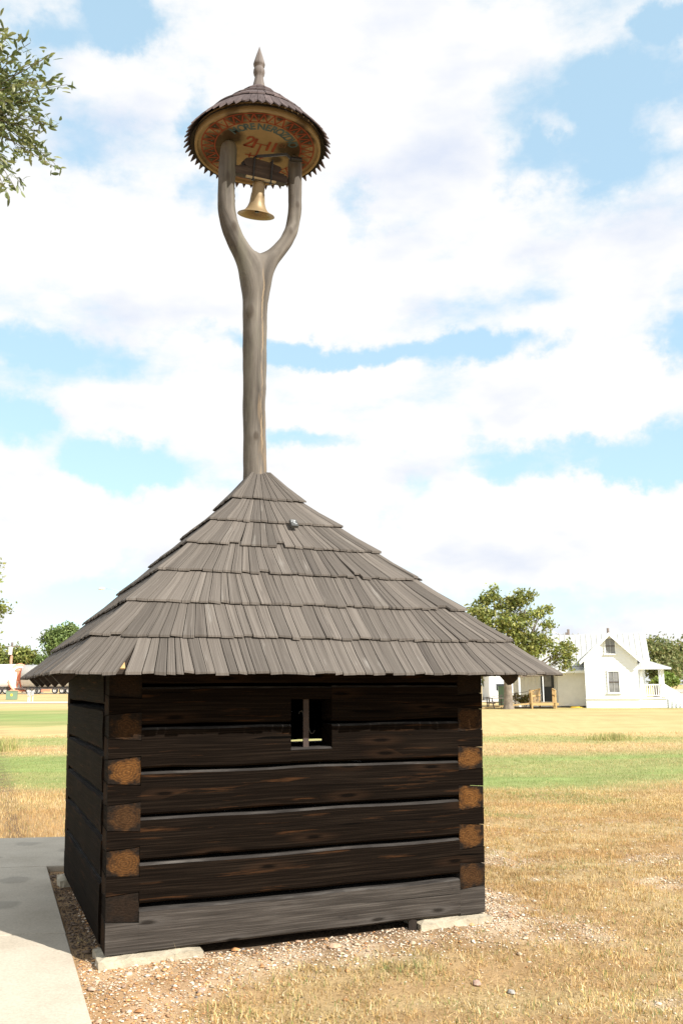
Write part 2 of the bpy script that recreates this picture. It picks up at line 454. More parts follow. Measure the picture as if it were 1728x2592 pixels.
M_STONE = plain('limestone_block', (.40, .35, .26), .95, 0, .28, 9, bumpd=.02)
M_WHITE = plain('white_paint', (.85, .88, .90), .6, 0, .03, 3)
M_WHITEB = plain('pale_board_paint', (.76, .76, .73), .7, 0, .05, 3)
M_ROOFW = plain('pale_metal_roof', (.47, .475, .45), .5, .1, .06, 2)
M_GLASS = None
M_LUMBER = wood('new_lumber', [(.3, (.40, .26, .11)), (.7, (.58, .41, .2))], 2, 20, .8, .2)
M_BARK = plain('oak_bark', (.20, .165, .13), .95, 0, .45, 3, bumpd=.05)
M_OLDP = plain('pole_wood_grey', (.16, .13, .11), .9, 0, .2, 2)
M_OLDR = plain('pole_wood_red', (.42, .24, .16), .9, 0, .15, 2)
M_TOWER = plain('white_steel', (.72, .71, .68), .35, 0, .03, .4)
M_ORANGE = plain('orange_red_steel', (.72, .24, .14), .5, 0, .1, 1)
M_TYRE = plain('black_rubber', (.03, .03, .03), .8, 0, .2)
M_RIM = plain('pale_wheel_steel', (.55, .52, .48), .4, .2, .1)
M_BED = plain('trailer_steel', (.10, .075, .065), .6, .1, .3, 1)
M_GREENBOX = plain('green_cabinet_paint', (.16, .24, .16), .6, 0, .06, 2)
M_YELLOW = plain('yellow_plastic', (.75, .50, .05), .5, 0, .1)
M_GALV = plain('galvanised_grey', (.45, .46, .46), .5, .3, .1)
M_DARKIN = plain('dark_opening', (.03, .035, .04), .4, 0, .2)
M_LAMPHEAD = plain('pale_lamp_head', (.7, .7, .68), .4, 0, .03)


def concrete():
    m, t, b = newmat('path_concrete')
    tc = t.nodes.new('ShaderNodeTexCoord').outputs['Object']
    f = noise(t, tc, 2.2, 8, .65); f2 = noise(t, tc, 60, 3, .6)
    c = ramp(t, f, [(.25, (.42, .365, .285)), (.5, (.51, .45, .36)), (.75, (.57, .51, .415))])
    c = mixc(t, 1.0, c, ramp(t, f2, [(.3, (.86,) * 3), (.7, (1.08,) * 3)]), 'MULTIPLY')
    st = t.nodes.new('ShaderNodeTexVoronoi'); st.voronoi_dimensions = '2D'; st.inputs['Scale'].default_value = 1.0; st.inputs['Randomness'].default_value = 1
    wob = t.nodes.new('ShaderNodeVectorMath'); wob.operation = 'ADD'; t.links.new(tc, wob.inputs[0])
    nn = t.nodes.new('ShaderNodeTexNoise'); nn.inputs['Scale'].default_value = 5; t.links.new(tc, nn.inputs['Vector'])
    sm = vecmul(t, nn.outputs['Color'], (.16, .16, 0)); t.links.new(sm, wob.inputs[1]); t.links.new(wob.outputs[0], st.inputs['Vector'])
    mk = t.nodes.new('ShaderNodeMapRange'); t.links.new(st.outputs['Distance'], mk.inputs[0])
    mk.inputs['From Min'].default_value = .15; mk.inputs['From Max'].default_value = .10
    mk.inputs['To Max'].default_value = .34
    c = mixc(t, mk.outputs[0], c, (.17, .155, .13))
    t.links.new(c, b.inputs['Base Color']); b.inputs['Roughness'].default_value = .9; b.inputs['Specular IOR Level'].default_value = .25
    bump(t, b, f2, .002); return m
M_CONC = concrete()


def endgrain():
    """sawn log end: worn orange heart, dark stained rim; amount from tint"""
    m, t, b = newmat('log_end_grain')
    uv = t.nodes.new('ShaderNodeUVMap').outputs[0]
    tn = attr(t, 'tint'); oi = t.nodes.new('ShaderNodeObjectInfo').outputs['Random']
    c = t.nodes.new('ShaderNodeVectorMath'); c.operation = 'SUBTRACT'; t.links.new(uv, c.inputs[0]); c.inputs[1].default_value = (.55, .5, 0)
    shift = t.nodes.new('ShaderNodeCombineXYZ'); t.links.new(math_(t, 'MULTIPLY', oi, 40), shift.inputs[2])
    ad = t.nodes.new('ShaderNodeVectorMath'); ad.operation = 'ADD'; t.links.new(uv, ad.inputs[0]); t.links.new(shift.outputs[0], ad.inputs[1])
    n1 = noise(t, ad.outputs[0], 3.2, 5, .6)
    ln = t.nodes.new('ShaderNodeVectorMath'); ln.operation = 'LENGTH'; t.links.new(vecmul(t, c.outputs[0], (1.15, 1.15, 0)), ln.inputs[0])
    r = math_(t, 'ADD', ln.outputs['Value'], math_(t, 'MULTIPLY', math_(t, 'SUBTRACT', n1, .5), 1.15))
    heart = t.nodes.new('ShaderNodeMapRange'); heart.interpolation_type = 'SMOOTHSTEP'; t.links.new(r, heart.inputs[0])
    heart.inputs['From Min'].default_value = .72; heart.inputs['From Max'].default_value = .30
    rings = math_(t, 'SINE', math_(t, 'MULTIPLY', math_(t, 'ADD', ln.outputs['Value'], math_(t, 'MULTIPLY', n1, .22)), 62.0))
    rings = math_(t, 'ADD', math_(t, 'MULTIPLY', rings, .20), .80)
    amt = math_(t, 'MULTIPLY', math_(t, 'MULTIPLY', heart.outputs[0], rings), tn, True)
    rg = noise(t, vecmul(t, ad.outputs[0], (9, 34, 1)), 1, 4, .7)
    oc = ramp(t, rg, [(.3, (.05, .020, .006)), (.55, (.15, .066, .019)), (.8, (.29, .145, .046))])
    dk = ramp(t, rg, [(.3, (.006, .005, .004)), (.7, (.020, .015, .012))])
    t.links.new(mixc(t, amt, dk, oc), b.inputs['Base Color']); b.inputs['Roughness'].default_value = .8
    b.inputs['Specular IOR Level'].default_value = .03
    bump(t, b, rg, .003); return m
M_END = endgrain()


def cream():
    m, t, b = newmat('cream_painted_board')
    tc = t.nodes.new('ShaderNodeTexCoord').outputs['Object']
    f = noise(t, tc, 5, 5, .6)
    c = ramp(t, f, [(.3, (.215, .152, .083)), (.7, (.29, .21, .12))])
    # dark blotches: round each post head and along the near rim
    g = noise(t, tc, 9, 5, .65)
    tot = None
    for x, y, r in ((-.26, -.09, .15), (.27, -.08, .17), (-.30, -.36, .13), (-.17, -.44, .09), (.21, -.41, .13), (.36, -.27, .10), (-.30, .22, .2), (.20, .10, .08), (-.43, -.17, .07), (-.10, -.46, .08), (.05, -.47, .05), (.31, -.34, .09), (-.36, .02, .16), (.40, .08, .12)):
        d = t.nodes.new('ShaderNodeVectorMath'); d.operation = 'DISTANCE'; t.links.new(vecmul(t, tc, (1, 1, 0)), d.inputs[0]); d.inputs[1].default_value = (x, y, 0)
        q = math_(t, 'SUBTRACT', 1.0, math_(t, 'DIVIDE', d.outputs['Value'], r), True)
        tot = q if tot is None else math_(t, 'MAXIMUM', tot, q)
    mk = t.nodes.new('ShaderNodeMapRange'); t.links.new(math_(t, 'ADD', tot, math_(t, 'MULTIPLY', math_(t, 'SUBTRACT', g, .5), .5)), mk.inputs[0])
    mk.inputs['From Min'].default_value = .08; mk.inputs['From Max'].default_value = .50; mk.inputs['To Max'].default_value = .93
    t.links.new(mixc(t, mk.outputs[0], c, (.035, .018, .010)), b.inputs['Base Color'])
    b.inputs['Roughness'].default_value = .7; b.inputs['Specular IOR Level'].default_value = .2
    return m
M_CREAM = cream()


def glass():
    m, t, b = newmat('window_glass')
    tc = t.nodes.new('ShaderNodeTexCoord').outputs['Object']
    f = noise(t, tc, 2.5, 3, .5)
    t.links.new(ramp(t, f, [(.3, (.16, .165, .17)), (.7, (.30, .30, .30))]), b.inputs['Base Color'])
    b.inputs['Roughness'].default_value = .08; return m
M_GLASS = glass()
M_GROUND = colmat('ground_soil_and_turf', .95, 0, (34, .72, 1.22), .1, .012)
M_BLADE = colmat('grass_blade', .8, .25)
M_LEAF = colmat('tree_leaf', .55, .35, None, .35)
M_PEB = colmat('pebble', .85, 0, (90, .85, 1.15), .25)
M_ROAD = plain('pale_road', (.50, .46, .40), .9, 0, .06, .3)

# ------------------------------------------------------------------ frames of reference
YAW = 0.3892
CTR = Vector((-0.6741, 7.0325, 0))
HW = 1.249                     # half width of the log room
NV = Vector((math.cos(YAW), math.sin(YAW), 0)); MV = Vector((-math.sin(YAW), math.cos(YAW), 0))
def to_local(x, y):
    dx, dy = x - CTR.x, y - CTR.y
    return dx * NV.x + dy * NV.y, dx * MV.x + dy * MV.y

# path edge (right hand side of the near walk) and cross walk
E0, E1 = np.array((-1.15, 4.45)), np.array((-2.62, 8.26))
EDIR = (E1 - E0) / np.linalg.norm(E1 - E0)

# ------------------------------------------------------------------ ground
def gravel_amount(x, y):
    """0..1: bare pebbly soil near the log room, patchy further off to the right"""
    lx, ly = to_local(x, y)
    dx = np.maximum(np.abs(lx) - HW, 0); dy = np.maximum(np.abs(ly) - HW, 0)
    d = np.hypot(dx, dy)
    front = (ly < -HW * .2)
    n = fbm(x * 1.1 + 3, y * 1.1 + 9)
    reach = .62 + .45 * sstep(-.2, -1.6, lx) + .06 * sstep(.4, 1.4, lx)
    a = sstep(reach + .25, reach - .30, d + (n - .5) * 1.1)
    a = np.where(lx > HW, a * sstep(1.0, -.8, ly), a)
    # strip along the path
    s = (x - E0[0]) * (-EDIR[1]) + (y - E0[1]) * EDIR[0]      # >0 left of the edge
    a = np.maximum(a, sstep(-.55, -.30, s + (n - .5) * .5) * (y < 7.5) * (y > 3))
    p = .10 + .9 * sstep(.54, .68, fbm(x * .85 + 40, y * 1.5 + 11)) * sstep(12.5, 8, y)
    return np.maximum(a * (.72 + .5 * fbm(x * 3.1, y * 3.1, 3)), .75 * p)


def green_amount(x, y):
    n = (fbm(x * .35 + 5, y * .35) - .5) + (fbm(x * 1.4 + 5, y * 1.9, 3) - .5) * .5
    lo = 14.3 + np.where(x > 2, .38 * (x - 2), .13 * (2 - x)) + n * 2.0
    hi = np.where(x > 0, 20.3 + .35 * (x - 2), 22.5) + n * 3
    g = sstep(lo - 1.8, lo + 1.6, y) * sstep(hi + 2.2, hi - 1.8, y)
    b = sstep(25, 26.6, y + n * 4) * sstep(30.2, 27.6, y + n * 4) * .75
    c = sstep(36, 42, y + n * 8) * sstep(72, 60, y) * sstep(0, -8, x)
    d = sstep(56, 61, y) * sstep(66, 62, y) * sstep(4, 16, x) * .5
    st = fbm(x * .10 + 3, y * 1.1 + 8, 3)
    return np.clip(g + b + c + d, 0, 1) * (.75 + .4 * sstep(.3, .6, st))


def ground_height(x, y):
    lx, ly = to_local(x, y)
    d = np.hypot(np.maximum(np.abs(lx) - HW, 0), np.maximum(np.abs(ly) - HW, 0))
    h = .058 * sstep(1.0, 0, d) + (fbm(x * 2.2, y * 2.2, 3) - .5) * .04 * sstep(30, 8, y)
    h = h + (fbm(x * .25 + 7, y * .25, 2) - .5) * .10 * sstep(9, 14, y) * sstep(60, 30, y)
    h = h + .55 * sstep(112, 150, y) * sstep(20, -10, x)
    return h


def build_ground():
    def axis(lo, hi, step, far, k=1.085):
        a = list(np.arange(lo, hi, step)); s = step
        while a[-1] < far: s *= k; a.append(a[-1] + s)
        s = step; b = []
        p = lo
        while p > -far: s *= k; p -= s; b.append(p)
        return np.array(b[::-1] + a)
    X = axis(-4.2, 7.0, .07, 3500); Y = axis(2.0, 15, .07, 3500, 1.05); Y = Y[Y > -400]
    gx, gy = np.meshgrid(X, Y)
    x, y = gx.ravel(), gy.ravel()
    z = ground_height(x, y)
    gr, gn = gravel_amount(x, y), green_amount(x, y)
    n1, n2 = fbm(x * .8, y * 2.2), fbm(x * 6, y * 6, 3)
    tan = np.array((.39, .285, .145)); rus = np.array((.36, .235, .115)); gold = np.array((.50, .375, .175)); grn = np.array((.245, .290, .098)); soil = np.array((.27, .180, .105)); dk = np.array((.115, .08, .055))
    c = tan[None] + (rus - tan)[None] * sstep(.40, .64, n1)[:, None]
    far = sstep(16, 34, y)[:, None]; c = c * (1 - far) + (gold * (.86 + .3 * fbm(x * .12, y * .5))[:, None]) * far
    # a little green amongst the dry turf
    c = c + (grn * .9 - c) * (.45 * sstep(.56, .72, fbm(x * .6 + 21, y * .9 + 3)) * sstep(15, 9, y))[:, None]
    c = c + (grn[None] * (.85 + .35 * n1)[:, None] - c) * gn[:, None]
    pink = np.array((.48, .375, .26)); org = np.array((.45, .27, .13))
    lx, ly = to_local(x, y)
    gcol = soil + (pink - soil) * sstep(.4, .62, n2)[:, None]
    gcol = gcol + (org - gcol) * (.6 * sstep(.2, -1.4, lx))[:, None]
    c = c + (gcol - c) * (gr * .9)[:, None]
    # darker soil colour beside the west wall and under the sill
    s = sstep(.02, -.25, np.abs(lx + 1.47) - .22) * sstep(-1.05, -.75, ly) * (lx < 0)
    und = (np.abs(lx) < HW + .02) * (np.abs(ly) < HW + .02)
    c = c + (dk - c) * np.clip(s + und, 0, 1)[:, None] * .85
    c = c * (.86 + .28 * n2)[:, None]
    nx, ny = len(X), len(Y)
    i = (np.arange(ny - 1)[:, None] * nx + np.arange(nx - 1)[None]).ravel()
    q = np.stack([i, i + 1, i + 1 + nx, i + nx], 1)
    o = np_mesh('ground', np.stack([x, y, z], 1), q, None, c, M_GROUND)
    o.data.polygons.foreach_set('use_smooth', [True] * len(o.data.polygons))
    tag(o, 'dry tan turf with green bands and bare gravelly soil', None, None, 'structure')
build_ground()

# ------------------------------------------------------------------ concrete walk
SLZ = 0.07
def build_path():
    root = empty('path', (0, 0, 0)); tag(root, 'pale concrete footpath slabs beside the log hut', None, None, 'structure')
    LN = np.array((-EDIR[1], EDIR[0]))              # to the left of the edge
    jd = np.array((-.985, -.17))
    def slab(poly, th=.11):
        mb = MB(); c = sum((Vector((p[0], p[1], 0)) for p in poly), Vector()) / len(poly)
        top = [Vector((p[0], p[1], SLZ)) for p in poly]
        ins = [c + (Vector((p[0], p[1], 0)) - c) * (1 - .008 / max(.2, (Vector((p[0], p[1], 0)) - c).length)) + Vector((0, 0, SLZ)) for p in poly]
        low = [Vector((p.x, p.y, SLZ - .008)) for p in top]; bot = [Vector((p.x, p.y, SLZ - th)) for p in top]
        mb.face(ins)
        for i in range(len(poly)):
            j = (i + 1) % len(poly)
            mb.face([low[i], low[j], ins[j], ins[i]]); mb.face([bot[i], bot[j], low[j], low[i]])
        mb.build('slab', M_CONC, root)
    # joints cross the near walk
    P = lambda s: E0 + EDIR * s
    wid = 3.2
    cuts = [-2.6, -.45, 1.76, 4.08]
    jl = np.array((-.990, -.14))
    g = .011
    for a, b in zip(cuts[:-1], cuts[1:]):
        A, B = P(a + g), P(b - g)
        slab([tuple(A), tuple(B), tuple(B + jl * wid), tuple(A + jl * wid)])
    # cross walk behind
    C0 = P(4.08 + g); 
    a = np.array((-3.03 + .35, 9.93)); r = np.array((.985, .06))
    slab([tuple(C0 + np.array((.35, .03))), (-2.2, 9.90), tuple(np.array((-2.9, 9.86)) + jl * 2.6), tuple(C0 + jl * 3.0)])
    slab([tuple(C0 + np.array((.364, .03))), (.05, 8.86), (.05, 10.05), (-2.186, 9.90)])
build_path()

# ------------------------------------------------------------------ the log hut
ROOT = empty('bell_tower', CTR, YAW)
tag(ROOT, 'black log hut with grey shingled pyramid roof and tall forked bell pole', 'bell tower')
TH = .19
G0 = 1.62
CF = [G0 - 1.2572, G0 - 1.0072, G0 - .7537, G0 - .4927, G0 - .2328, G0 + .015]     # centres of the side-log tails at the corners
HL = [G0 - 1.131, G0 - .885, G0 - .647, G0 - .393, G0 - .112]                       # joints of the side walls
Z0 = G0 - 1.5
ZTOP = G0 + .15


def lean(x, y, z):
    """the room splays slightly outwards with height"""
    k = (z - Z0) / 1.5
    fx = (x + HW) / (2 * HW)
    return Vector((x + k * (-.042 * (1 - fx) + .032 * fx), y + k * (.0 if y < 0 else .02), z))


def hfun(a, b):       # half height of a side-log tail; a = depth from front/back face, b = depth from side face
    return .068 + .014 * (b - a) / TH


def log_body(mb, x0, x1, z0, z1, place, seed, tint, prouds=0.0, ch=.012, mat=0, wob=.006, th=TH, topw=True):
    """chamfered, slightly wavy squared log along local x; place(x, depth, z) -> hut coordinates"""
    r = random.Random(seed)
    n = max(2, int((x1 - x0) / .16) + 1)
    def wv(k):
        a = [r.uniform(-1, 1) for _ in range(5)]
        return lambda x: wob * sum(a[j] * math.sin(x * (1.3 + j * 2.1) + j * 2 + seed) for j in range(5)) / 2
    wt, wb, wf = wv(0), wv(1), wv(2)
    rings = []; L = []
    for i in range(n):
        x = x0 + (x1 - x0) * i / (n - 1)
        win = max(0, min(1, (x - x0) / .12, (x1 - x) / .12)) if topw else 1
        a, b = z0 + wb(x), z1 + wt(x); f = wf(x) * .7 * win - prouds; k = th
        rings.append([(f + ch, a), (f, a + ch), (f - .004 * win, (a + b) / 2), (f, b - ch), (f + ch, b), (k - ch, b), (k, b - ch), (k, a + ch), (k - ch, a)]); L.append(x)
    per = [0, .02, .11, .2, .22, .39, .41, .6, .62, .8]
    m = 9
    for i in range(n - 1):
        for k in range(m):
            j = (k + 1) % m
            va = (rings[0][k][1] - z0, rings[0][j][1] - z0) if k in (0, 1, 2, 3) else (per[k] + 1, per[k + 1] + 1)
            p = [place(L[i], *rings[i][k]), place(L[i + 1], *rings[i + 1][k]), place(L[i + 1], *rings[i + 1][j]), place(L[i], *rings[i][j])]
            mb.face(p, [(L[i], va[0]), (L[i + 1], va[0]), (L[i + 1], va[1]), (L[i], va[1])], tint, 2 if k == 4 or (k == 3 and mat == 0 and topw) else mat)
    for i, rv in ((0, False), (n - 1, True)):
        pts = [place(L[i], *q) for q in rings[i]]
        mb.face(pts if rv else pts[::-1], [(q[0], q[1]) for q in rings[i]], tint, mat)


def tail(mb, corner, zlo, zhi, place_c, tint, wear, ends, uvf=None):
    """dovetail end filling the corner square; zlo/zhi(a, b); ends: which faces are sawn ends ('a0' front face or 'b0' side face)"""
    e = .0015 if ends == 'a0' else 0.0; j1 = (random.Random(int(place_c(0, 0, 1.0).x * 7919 + zhi(0, 0) * 104729)).uniform(-.008, .004)) * (ends == 'a0')
    pts = [(e - j1, e), (TH, e), (TH, TH), (e - j1, TH)] if ends == 'a0' else [(e, e), (TH, e), (TH, TH), (e, TH)]       # (a, b)
    lo = [place_c(a, b, zlo(a, b)) for a, b in pts]; hi = [place_c(a, b, zhi(a, b)) for a, b in pts]
    sq = [(0, 0), (1, 0), (1, 1), (0, 1)]
    faces = {'bot': lo[::-1], 'top': hi, 'b0': [lo[0], lo[1], hi[1], hi[0]], 'aT': [lo[1], lo[2], hi[2], hi[1]],
             'bT': [lo[2], lo[3], hi[3], hi[2]], 'a0': [lo[3], lo[0], hi[0], hi[3]]}
    for k, f in faces.items():
        if k == ends: mb.face(f, sq if k == 'b0' else [(1, 0), (0, 0), (0, 1), (1, 1)], wear, 1)
        elif uvf and k == 'a0': mb.face(f, [uvf(p) for p in f], tint, 0)
        else: mb.face(f, [((p - f[0]).length, p.z) for p in f], tint, 0)


def build_walls():
    GAP = .011
    for side in (-1, 1):                       # front (y<0) and back walls
        place = lambda x, dep, z: lean(x, side * (HW - dep), z)
        zs = [Z0] + CF[:5] + [G0 + .0]
        rr = random.Random(5 + side)
        for j in range(6):
            lo, hi = zs[j] + (GAP if j else 0), zs[j + 1] - (GAP if j < 5 else 0)
            if side == 1: lo, hi = zs[j] + (GAP if j == 4 else .001 if j else 0), zs[j + 1] - (GAP if j == 3 else .001)
            if j == 0: hi -= .006
            if j == 1: lo += .004
            mat = M_SILL if j == 0 else M_LOG
            tint = rr.uniform(.25, .75)
            mb = MB()
            xa, xb = -HW + TH + .0003, HW - TH - .0003
            if side == -1 and j in (4, 5):      # the barred opening cuts the two upper logs
                wx0, wx1, wz0, wz1 = -.133, .143, 1.232, 1.536
                log_body(mb, xa, wx0, lo, hi, place, 11 + j, tint); log_body(mb, wx1, xb, lo, hi, place, 31 + j, tint)
                if j == 4: log_body(mb, wx0, wx1, lo, wz0, place, 51, tint, wob=.003)
                else: log_body(mb, wx0, wx1, wz1, hi, place, 53, tint, wob=.003)
            else:
                log_body(mb, xa, xb, lo, hi, place, 70 + j * 3 + side, tint, 0)
            for sx in (-1, 1):
                pc = lambda a, b, z: lean(sx * (HW - b), side * (HW - a), z)
                zl = (lambda a, b: Z0) if j == 0 else (lambda a, b: CF[j - 1] + hfun(a, b) + .004)
                zh = lambda a, b: CF[j] - hfun(a, b) - .004
                tail(mb, sx, zl, zh, pc, tint, .15, 'b0', lambda q: (q.x, q.z - lo))
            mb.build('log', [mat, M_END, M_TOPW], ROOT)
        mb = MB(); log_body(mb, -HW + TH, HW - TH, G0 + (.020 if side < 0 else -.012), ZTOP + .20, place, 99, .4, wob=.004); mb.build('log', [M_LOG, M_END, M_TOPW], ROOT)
    WEAR_L = [.05, .62, .30, .85, .30, .08]; WEAR_R = [.34, .72, .95, .85, .30, .05]
    for side in (-1, 1):                       # left (x<0) and right walls
        place = lambda y, dep, z: lean(side * (HW - dep), y, z)
        zs = [Z0] + HL + [ZTOP + .2]
        rr = random.Random(15 + side)
        for j in range(6):
            lo, hi = zs[j] + (GAP if j else .01), zs[j + 1] - (GAP if j < 5 else 0)
            if j == 4: hi -= .012
            mb = MB(); tint = rr.uniform(.2, .7)
            log_body(mb, -HW + TH + .002, HW - TH - .002, lo, hi, place, 130 + j * 5 + side, tint, .006 if j else .012, wob=.0035, topw=False)
            for sy in (-1, 1):
                pc = lambda a, b, z: lean(side * (HW - b), sy * (HW - a), z)
                wear = (WEAR_L if side == -1 else WEAR_R)[j]
                tail(mb, side, lambda a, b: CF[j] - hfun(a, b) + .0, lambda a, b: CF[j] + hfun(a, b) - .0, pc, tint, wear, 'a0')
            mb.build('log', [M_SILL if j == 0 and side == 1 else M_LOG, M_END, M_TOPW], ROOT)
    # iron bar with two curled tines in the opening
    mb = MB(); y = -1.20
    mb.box(-.041, -.003, y - .006, y + .006, 1.226, 1.546, axis=2)
    mb.build('window_bar', M_RUST, ROOT)
    mb = MB()
    mb.tube([(-.036, y, 1.36), (-.038, y, 1.42), (-.042, y, 1.447), (-.052, y, 1.462), (-.064, y, 1.458), (-.071, y, 1.443)], [.006, .0055, .005, .005, .0045, .003], 6)
    mb.tube([(-.006, y, 1.42), (-.004, y, 1.36), (.002, y, 1.334), (.014, y, 1.317), (.028, y, 1.318), (.040, y, 1.336)], [.006, .0055, .005, .005, .0045, .003], 6)
    mb.build('bar_hook', M_IRON, ROOT)
build_walls()


# ------------------------------------------------------------------ pyramid roof
RB = [1.665, 1.440, 1.205, .972, .745, .525, .300]
def roof_z(r): return G0 + 1.745 - r
def face_pt(face, u, r, z):
    c, s = [(1, 0), (0, 1), (-1, 0), (0, -1)][face]     # 0 front, 1 right, 2 back, 3 left
    x, y = u, -r
    return Vector((x * c - y * s, x * s + y * c, z))


def build_roof():
    deck = MB()
    for f in range(4):
        a = .08; r = 1.60; d = .052
        P = [face_pt(f, -r, r, roof_z(r) - d), face_pt(f, r, r, roof_z(r) - d), face_pt(f, a, a, roof_z(a) - d), face_pt(f, -a, a, roof_z(a) - d)]
        Q = [p - Vector((0, 0, .022)) for p in P]
        deck.face(P); deck.face(Q[::-1]); deck.face([Q[0], Q[1], P[1], P[0]])
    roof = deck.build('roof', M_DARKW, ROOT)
    # round rafters under the eaves
    for f in range(4):
        for u in (-1.18, -.6, 0.0, .6, 1.18):
            mb = MB(); r0, r1 = max(abs(u), .2), (1.43 if f == 0 else 1.585); d = .125
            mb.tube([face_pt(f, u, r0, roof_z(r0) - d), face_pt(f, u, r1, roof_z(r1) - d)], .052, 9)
            mb.build('rafter', M_DARKW, ROOT, True)
    rr = random.Random(21)
    pieces = []
    for f in range(4):
        for k in range(7):
            rb = RB[k]; rt = (RB[k + 1] - .055) if k < 6 else .075
            n = max(7, round(2 * rb / .068))
            ws = [rr.uniform(.66, 1.34) for _ in range(n)]; tot = sum(ws)
            u = -rb
            c = max(0.0, rb - .80)
            def umap(q):
                a = abs(q)
                if rt < c + .02: cc, w = 0.0, rt / rb; return q * w
                return math.copysign(a if a <= c else c + (a - c) * (rt - c) / (rb - c), q)
            for i, w in enumerate(ws):
                u0, u1 = u, u + 2 * rb * w / tot; u = u1
                gapw = .0022
                t0, t1 = umap(u0) + gapw * (i > 0), umap(u1) - gapw * (i < n - 1)
                if t1 - t0 < .006: m_ = (t0 + t1) / 2; t0, t1 = m_ - .003, m_ + .003
                b0, b1 = u0 + gapw * (i > 0), u1 - gapw * (i < n - 1)
                dr = rr.gauss(0, .0028); lift = abs(rr.gauss(0, .0020)); skew = rr.gauss(0, .0022)
                if rr.random() < .045: dr -= rr.uniform(.008, .03)
                if rr.random() < .06: lift += rr.uniform(.003, .009)
                if f == 0 and k == 0 and i == 5: continue
                if f == 0 and k == 0 and i == 6: b0 -= .012; t0 -= .02
                if f == 0 and k == 0 and i == 4: b1 += .022; t1 += .046
                if f == 0 and k == 0 and i == 6: t0 -= .004
                rbo = rb + dr
                e0, e1 = (0 if i == 0 else skew), (0 if i == n - 1 else -skew)
                th = rr.uniform(.010, .017)
                zt, zb = roof_z(rt) - (.030 if k < 6 else -.040), roof_z(rbo) + lift
                tilt = rr.gauss(0, .0016)
                # corner pieces follow the hip exactly
                bx0 = -(rbo + e0) if i == 0 else b0; bx1 = (rbo + e1) if i == n - 1 else b1
                tx0 = -rt if i == 0 else t0; tx1 = rt if i == n - 1 else t1
                mid = .52
                def pt(q, s, dz):       # q 0 left 1 right, s 0 bottom .. 1 top
                    xb, xt = (bx0, tx0) if q == 0 else (bx1, tx1)
                    r_ = (rbo + (e0 if q == 0 else e1)) * (1 - s) + rt * s
                    z_ = zb * (1 - s) + zt * s - .008 * math.sin(math.pi * s) + (tilt if q else -tilt) * (1 - s)
                    return face_pt(f, xb * (1 - s) + xt * s, r_, z_ + dz)
                mb = MB(); tint = rr.random()
                S = [0, mid, 1]
                W_ = bx1 - bx0; Ln = rbo - rt
                for a in range(2):
                    mb.face([pt(0, S[a], 0), pt(1, S[a], 0), pt(1, S[a + 1], 0), pt(0, S[a + 1], 0)], [(S[a] * Ln, 0), (S[a] * Ln, W_), (S[a + 1] * Ln, W_), (S[a + 1] * Ln, 0)], tint)
                    mb.face([pt(0, S[a + 1], -th), pt(1, S[a + 1], -th), pt(1, S[a], -th), pt(0, S[a], -th)], [(0, 0)] * 4, tint)
                    for q in (0, 1):
                        mb.face([pt(q, S[a], -th), pt(q, S[a], 0), pt(q, S[a + 1], 0), pt(q, S[a + 1], -th)][::(1 if q else -1)], [(S[a] * Ln, 0), (S[a] * Ln, .02), (S[a + 1] * Ln, .02), (S[a + 1] * Ln, 0)], tint)
                mb.face([pt(0, 0, -th), pt(1, 0, -th), pt(1, 0, 0), pt(0, 0, 0)], [(0, 0), (0, W_), (.01, W_), (.01, 0)], tint)
                vis = {0: 0, 3: 1, 1: 2, 2: 3}[f]
                pieces.append((vis, -W_ * Ln, mb))
    pieces.sort(key=lambda p: (p[0] > 0, p[0], p[1]))
    for _, _, mb in pieces[:295]:
        mb.build('shingle', M_SHINGLE, roof)
    rest = MB()
    for _, _, mb in pieces[295:]:
        i = len(rest.v); rest.v += mb.v; rest.f += [tuple(k + i for k in f) for f in mb.f]; rest.uv += mb.uv; rest.t += mb.t; rest.m += mb.m
    tag(rest.build('shingle_cover', M_SHINGLE, roof, weld=False), kind='stuff')
    # small block fastened to the second course from the top
    r = .545; u = .165
    mb = MB()
    sl = Matrix.Translation(face_pt(0, .105, .565, roof_z(.565) + .014)) @ Matrix.Rotation(math.radians(45), 4, 'X')
    mb.box(-.026, .026, -.04, .04, 0, .022, M=sl); mb.build('roof_tag', plain('dark_tag', (.09, .09, .085), .4, .3, .2), ROOT)
    mb = MB()
    for p, q in (((-.018, .028), (.018, .030)), ((.016, .028), (-.004, .012)), ((-.004, .012), (.014, .004)), ((.014, .004), (-.008, -.006)), ((-.014, .018), (-.018, .006)), ((.002, -.018), (.020, -.014))):
        a, b = Vector((p[0], p[1], .0235)), Vector((q[0], q[1], .0235)); d = (b - a).normalized(); w = Vector((-d.y, d.x, 0)) * .0035
        mb.face([sl @ (a - w), sl @ (b - w), sl @ (b + w), sl @ (a + w)])
    mb.build('tag_marks', M_GALV, ROOT)
    # pale sawn end of a batten in the gap by the left hip
    mb = MB(); mb.box(-.02, .02, -.09, .05, -.04, -.012, M=Matrix.Translation(face_pt(0, -1.275, 1.545, roof_z(1.545) - .024)) @ Matrix.Rotation(math.radians(45), 4, 'X'), axis=1)
    mb.build('batten', M_LUMBER, ROOT)
build_roof()


